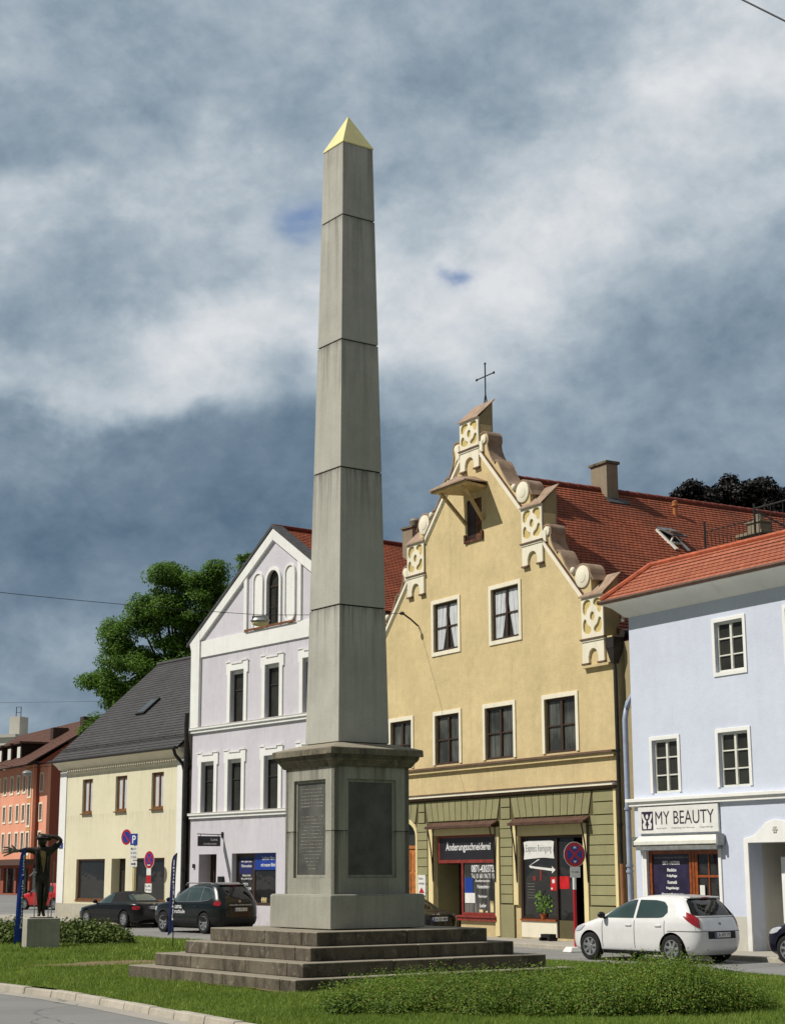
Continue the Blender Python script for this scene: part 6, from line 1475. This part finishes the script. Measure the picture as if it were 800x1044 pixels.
struct(m.build('bare_soil',M['soil'],raw=True))
# grass blades
rnd=random.Random(77); vs=[];fs=[];mi=[]
ocx,ocy=-.81,29.445; oc,os_=math.cos(-R(45+PSI)),math.sin(-R(45+PSI))
def blocked(x,y):
    dx,dy=x-ocx,y-ocy; u=dx*oc-dy*os_; v=dx*os_+dy*oc
    if abs(u)<2.76 and abs(v)<2.76: return True
    dx,dy=x-stx,y-sty
    if abs(dx)<.45 and abs(dy)<.45: return True
    return False
def bare(x,y):
    for cx,cy,rx,ry,a in((-5.6,34.0,1.5,.9,.3),(-3.0,28.2,1.7,.30,R(-55)),(-1.6,25.9,.8,.22,R(-50))):
        dx,dy=x-cx,y-cy; u=dx*math.cos(a)+dy*math.sin(a); v=-dx*math.sin(a)+dy*math.cos(a)
        if (u/rx)**2+(v/ry)**2<1: return True
    return False
def in_view(x,y): return y>17 and abs(x)<y*.245
def blades(n,ya,yb,h0,h1,w):
    k=0; tries=0
    while k<n and tries<n*6:
        tries+=1; y=ya+(yb-ya)*rnd.random(); x=rnd.uniform(-y*.245,y*.245)
        if not inside(x,y,inner) or blocked(x,y): continue
        if bare(x,y) and rnd.random()<.85: continue
        patchy=math.sin(x*1.7+y*.9)*math.sin(y*1.3-x*.6)
        z=gz(x,y)-.015; h=rnd.uniform(h0,h1)*(1+.35*patchy); a=rnd.uniform(0,3.14); ca,sa=math.cos(a)*w,math.sin(a)*w; lx,ly=rnd.gauss(0,.35)*h,rnd.gauss(0,.35)*h
        o=len(vs); vs.extend([(x-ca,y-sa,z),(x+ca,y+sa,z),(x+lx,y+ly,z+h)]); fs.append((o,o+1,o+2)); mi.append(0); k+=1
blades(115000,19.0,27,.03,.075,.007); blades(80000,27,35,.035,.085,.010); blades(45000,35,50,.04,.10,.018)
for i in range(420):
    y=rnd.uniform(19.2,30); x=rnd.uniform(-y*.24,y*.24)
    if not inside(x,y,inner) or blocked(x,y): continue
    z=gz(x,y)+.075; s_=.014; o=len(vs); vs.extend([(x-s_,y,z),(x,y-s_,z+.006),(x+s_,y,z),(x,y+s_,z-.002)]); fs.append((o,o+1,o+2,o+3)); mi.append(1)
go=mesh_raw('grass',vs,fs,[M['grassblade'],M['daisy']]); go.data.polygons.foreach_set('material_index',mi); tag(go,'short green lawn grass with a few daisies around the monument','grass',kind='stuff')
# ================================================================== SKY AND SUN
w=bpy.data.worlds.new('World'); scene.world=w; w.use_nodes=True; t=NT(w.node_tree); bg=w.node_tree.nodes['Background']
SUN=Vector((-.65,-.10,.752)).normalized(); el=math.asin(SUN.z); az=math.atan2(SUN.x,SUN.y)
sky=t.node('ShaderNodeTexSky'); sky.sky_type='NISHITA'; sky.sun_disc=False; sky.sun_elevation=el; sky.sun_rotation=az; sky.air_density=1.2; sky.dust_density=.6
co=t.node('ShaderNodeTexCoord').outputs['Generated']; sx=t.sep(co)
A_=t.math('ARCTAN2',sx[0],sx[1]); E__=t.math('ARCSINE',sx[2])   # azimuth, elevation
def pxdir(px,py):
    a=(px-400)/1705.26; b=-(py-522)/1705.26; P_=R(12.1665); y=math.cos(P_)-b*math.sin(P_); z=math.sin(P_)+b*math.cos(P_); return math.atan2(a,y),math.atan2(z,math.hypot(a,y))
CLOUDS=[(720,90,170,60,28,.34),(560,215,220,42,25,.30),(430,262,90,40,10,.22),(120,300,230,62,10,.34),(30,250,60,40,0,.12),(660,300,150,30,15,.18),(120,480,260,62,6,-.34),(700,400,230,80,10,-.22),(500,120,120,60,20,-.06),(330,150,200,50,20,-.02),(60,90,220,60,0,.02),(20,690,110,34,0,.22),(640,230,140,26,25,-.14),(120,370,90,22,0,-.10),(230,250,60,26,0,.10),(120,560,200,60,0,-.10),(560,420,120,60,0,-.10),(10,300,60,50,0,.1)]
# slightly tilted, stretched cloud layers
cm=t.node('ShaderNodeCombineXYZ'); t.put(cm.inputs[0],A_); t.put(cm.inputs[1],E__); t.put(cm.inputs[2],0.37); ae=cm.outputs[0]
n1=t.noise(t.map(ae,(8,11,1),(2.1,1.3,0),(0,0,R(-16))),1.0,9,.60,.25)
n2=t.noise(t.map(ae,(20,27,1),(5.3,7.7,0),(0,0,R(-14))),1.0,9,.62,.25)
n3=t.noise(t.map(ae,(10,13,1),(9.3,3.7,0),(0,0,R(10))),1.0,6,.55,.2)
n4=t.noise(t.map(ae,(10,13,1),(19.3,13.7,0),(0,0,R(-20))),1.0,6,.55,.2)
wx_=t.math('MULTIPLY_ADD',t.math('SUBTRACT',n3,.5),.10,A_); wy_=t.math('MULTIPLY_ADD',t.math('SUBTRACT',n4,.5),.085,E__)
def gauss(px,py,sx_,sy_,rot=0):
    a0,e0=pxdir(px,py); u=t.math('SUBTRACT',wx_,a0); v=t.math('SUBTRACT',wy_,e0); cr,sr=math.cos(R(rot)),math.sin(R(rot))
    uu=t.math('DIVIDE',t.math('ADD',t.math('MULTIPLY',u,cr),t.math('MULTIPLY',v,sr)),sx_/1744); vv=t.math('DIVIDE',t.math('SUBTRACT',t.math('MULTIPLY',v,cr),t.math('MULTIPLY',u,sr)),sy_/1744)
    q=t.math('ADD',t.math('MULTIPLY',uu,uu),t.math('MULTIPLY',vv,vv)); return t.math('EXPONENT',t.math('MULTIPLY',q,-1.0))
# cloud brightness by elevation band and azimuth (storm clouds of this quarter of the sky)
BANDS=[(40,[166,158,150,158,165,168,162,168,196,190]),(100,[164,160,148,158,160,150,152,176,214,200]),(165,[160,162,184,176,162,162,182,196,192,172]),(230,[200,186,168,180,190,186,202,206,190,186]),(290,[186,150,148,186,198,206,214,190,152,172]),(350,[156,172,200,208,196,198,190,160,136,150]),(405,[186,194,198,176,164,166,164,154,148,158]),(455,[140,136,130,122,122,134,148,150,150,148]),(550,[112,110,112,114,116,120,126,130,132,132]),(630,[124,122,118,116,118,120,124,130,132,132]),(690,[152,144,130,122,122,124,126,130,134,134])]
azl=pxdir(0,400)[0]; azr=pxdir(800,400)[0]; tu=t.math('DIVIDE',t.math('SUBTRACT',wx_,azl),azr-azl)
val=None; pe=None
for (py,row) in BANDS:
    n=t.node('ShaderNodeValToRGB'); n.color_ramp.interpolation='B_SPLINE'; e=n.color_ramp.elements
    while len(e)<len(row): e.new(.5)
    for i,v in enumerate(row): e[i].position=i/(len(row)-1); q=(v-100)/125; e[i].color=(q,q,q,1)
    t.put(n.inputs[0],tu); el_=pxdir(400,py)[1]
    if val is None: val=n.outputs[0]
    else:
        mr=t.node('ShaderNodeMapRange',interpolation_type='SMOOTHSTEP'); t.put(mr.inputs[0],wy_); mr.inputs[1].default_value=pe; mr.inputs[2].default_value=el_; val=t.mix(mr.outputs[0],val,n.outputs[0])
    pe=el_
val=t.math('MULTIPLY_ADD',t.math('SUBTRACT',val,.5),1.12,.515)
edge=t.ramp(n1,[(.42,g(0)),(.58,g(1))])
val=t.math('MULTIPLY_ADD',t.math('SUBTRACT',n1,.5),.42,val)
val=t.math('MULTIPLY_ADD',t.math('SUBTRACT',edge,.5),.07,val)
val=t.math('MULTIPLY_ADD',t.math('SUBTRACT',n2,.5),.44,val)
n5=t.noise(t.map(ae,(50,64,1),(1.3,2.7,0),(0,0,R(-14))),1.0,6,.6,.1)
val=t.math('MULTIPLY_ADD',t.math('SUBTRACT',n5,.5),.26,val)
cloud=t.ramp(val,[(.0,lin((90,112,132))),(.2,lin((112,132,150))),(.4,lin((139,156,171))),(.6,lin((166,180,191))),(.8,lin((196,204,211))),(1.0,lin((222,225,228)))])
skyc=t.mix(1.0,sky.outputs[0],(.085,.085,.085,1),'MULTIPLY')
hole=t.math('ADD',gauss(306,222,26,20,10),gauss(474,283,13,11,0),clamp=True)
blue=t.mix(.55,skyc,lin((74,120,186)))
colr=t.mix(t.math('MULTIPLY',hole,.75),cloud,blue)
# sky dimmed and warmed away from the view, added to deepen shaded faces
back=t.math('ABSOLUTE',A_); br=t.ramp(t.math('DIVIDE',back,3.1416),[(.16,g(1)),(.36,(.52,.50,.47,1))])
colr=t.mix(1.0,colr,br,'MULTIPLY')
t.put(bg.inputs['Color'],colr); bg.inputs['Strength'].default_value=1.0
sd_=bpy.data.lights.new('sun','SUN'); sd_.energy=4.45; sd_.angle=R(.55); sd_.color=(1,.945,.86)
so=bpy.data.objects.new('sun',sd_); COL.objects.link(so); so.rotation_euler=SUN.to_track_quat('Z','Y').to_euler()
scene.view_settings.view_transform='Standard'; scene.view_settings.look='None'; scene.view_settings.exposure=0; scene.view_settings.gamma=1
scene.render.engine='CYCLES'
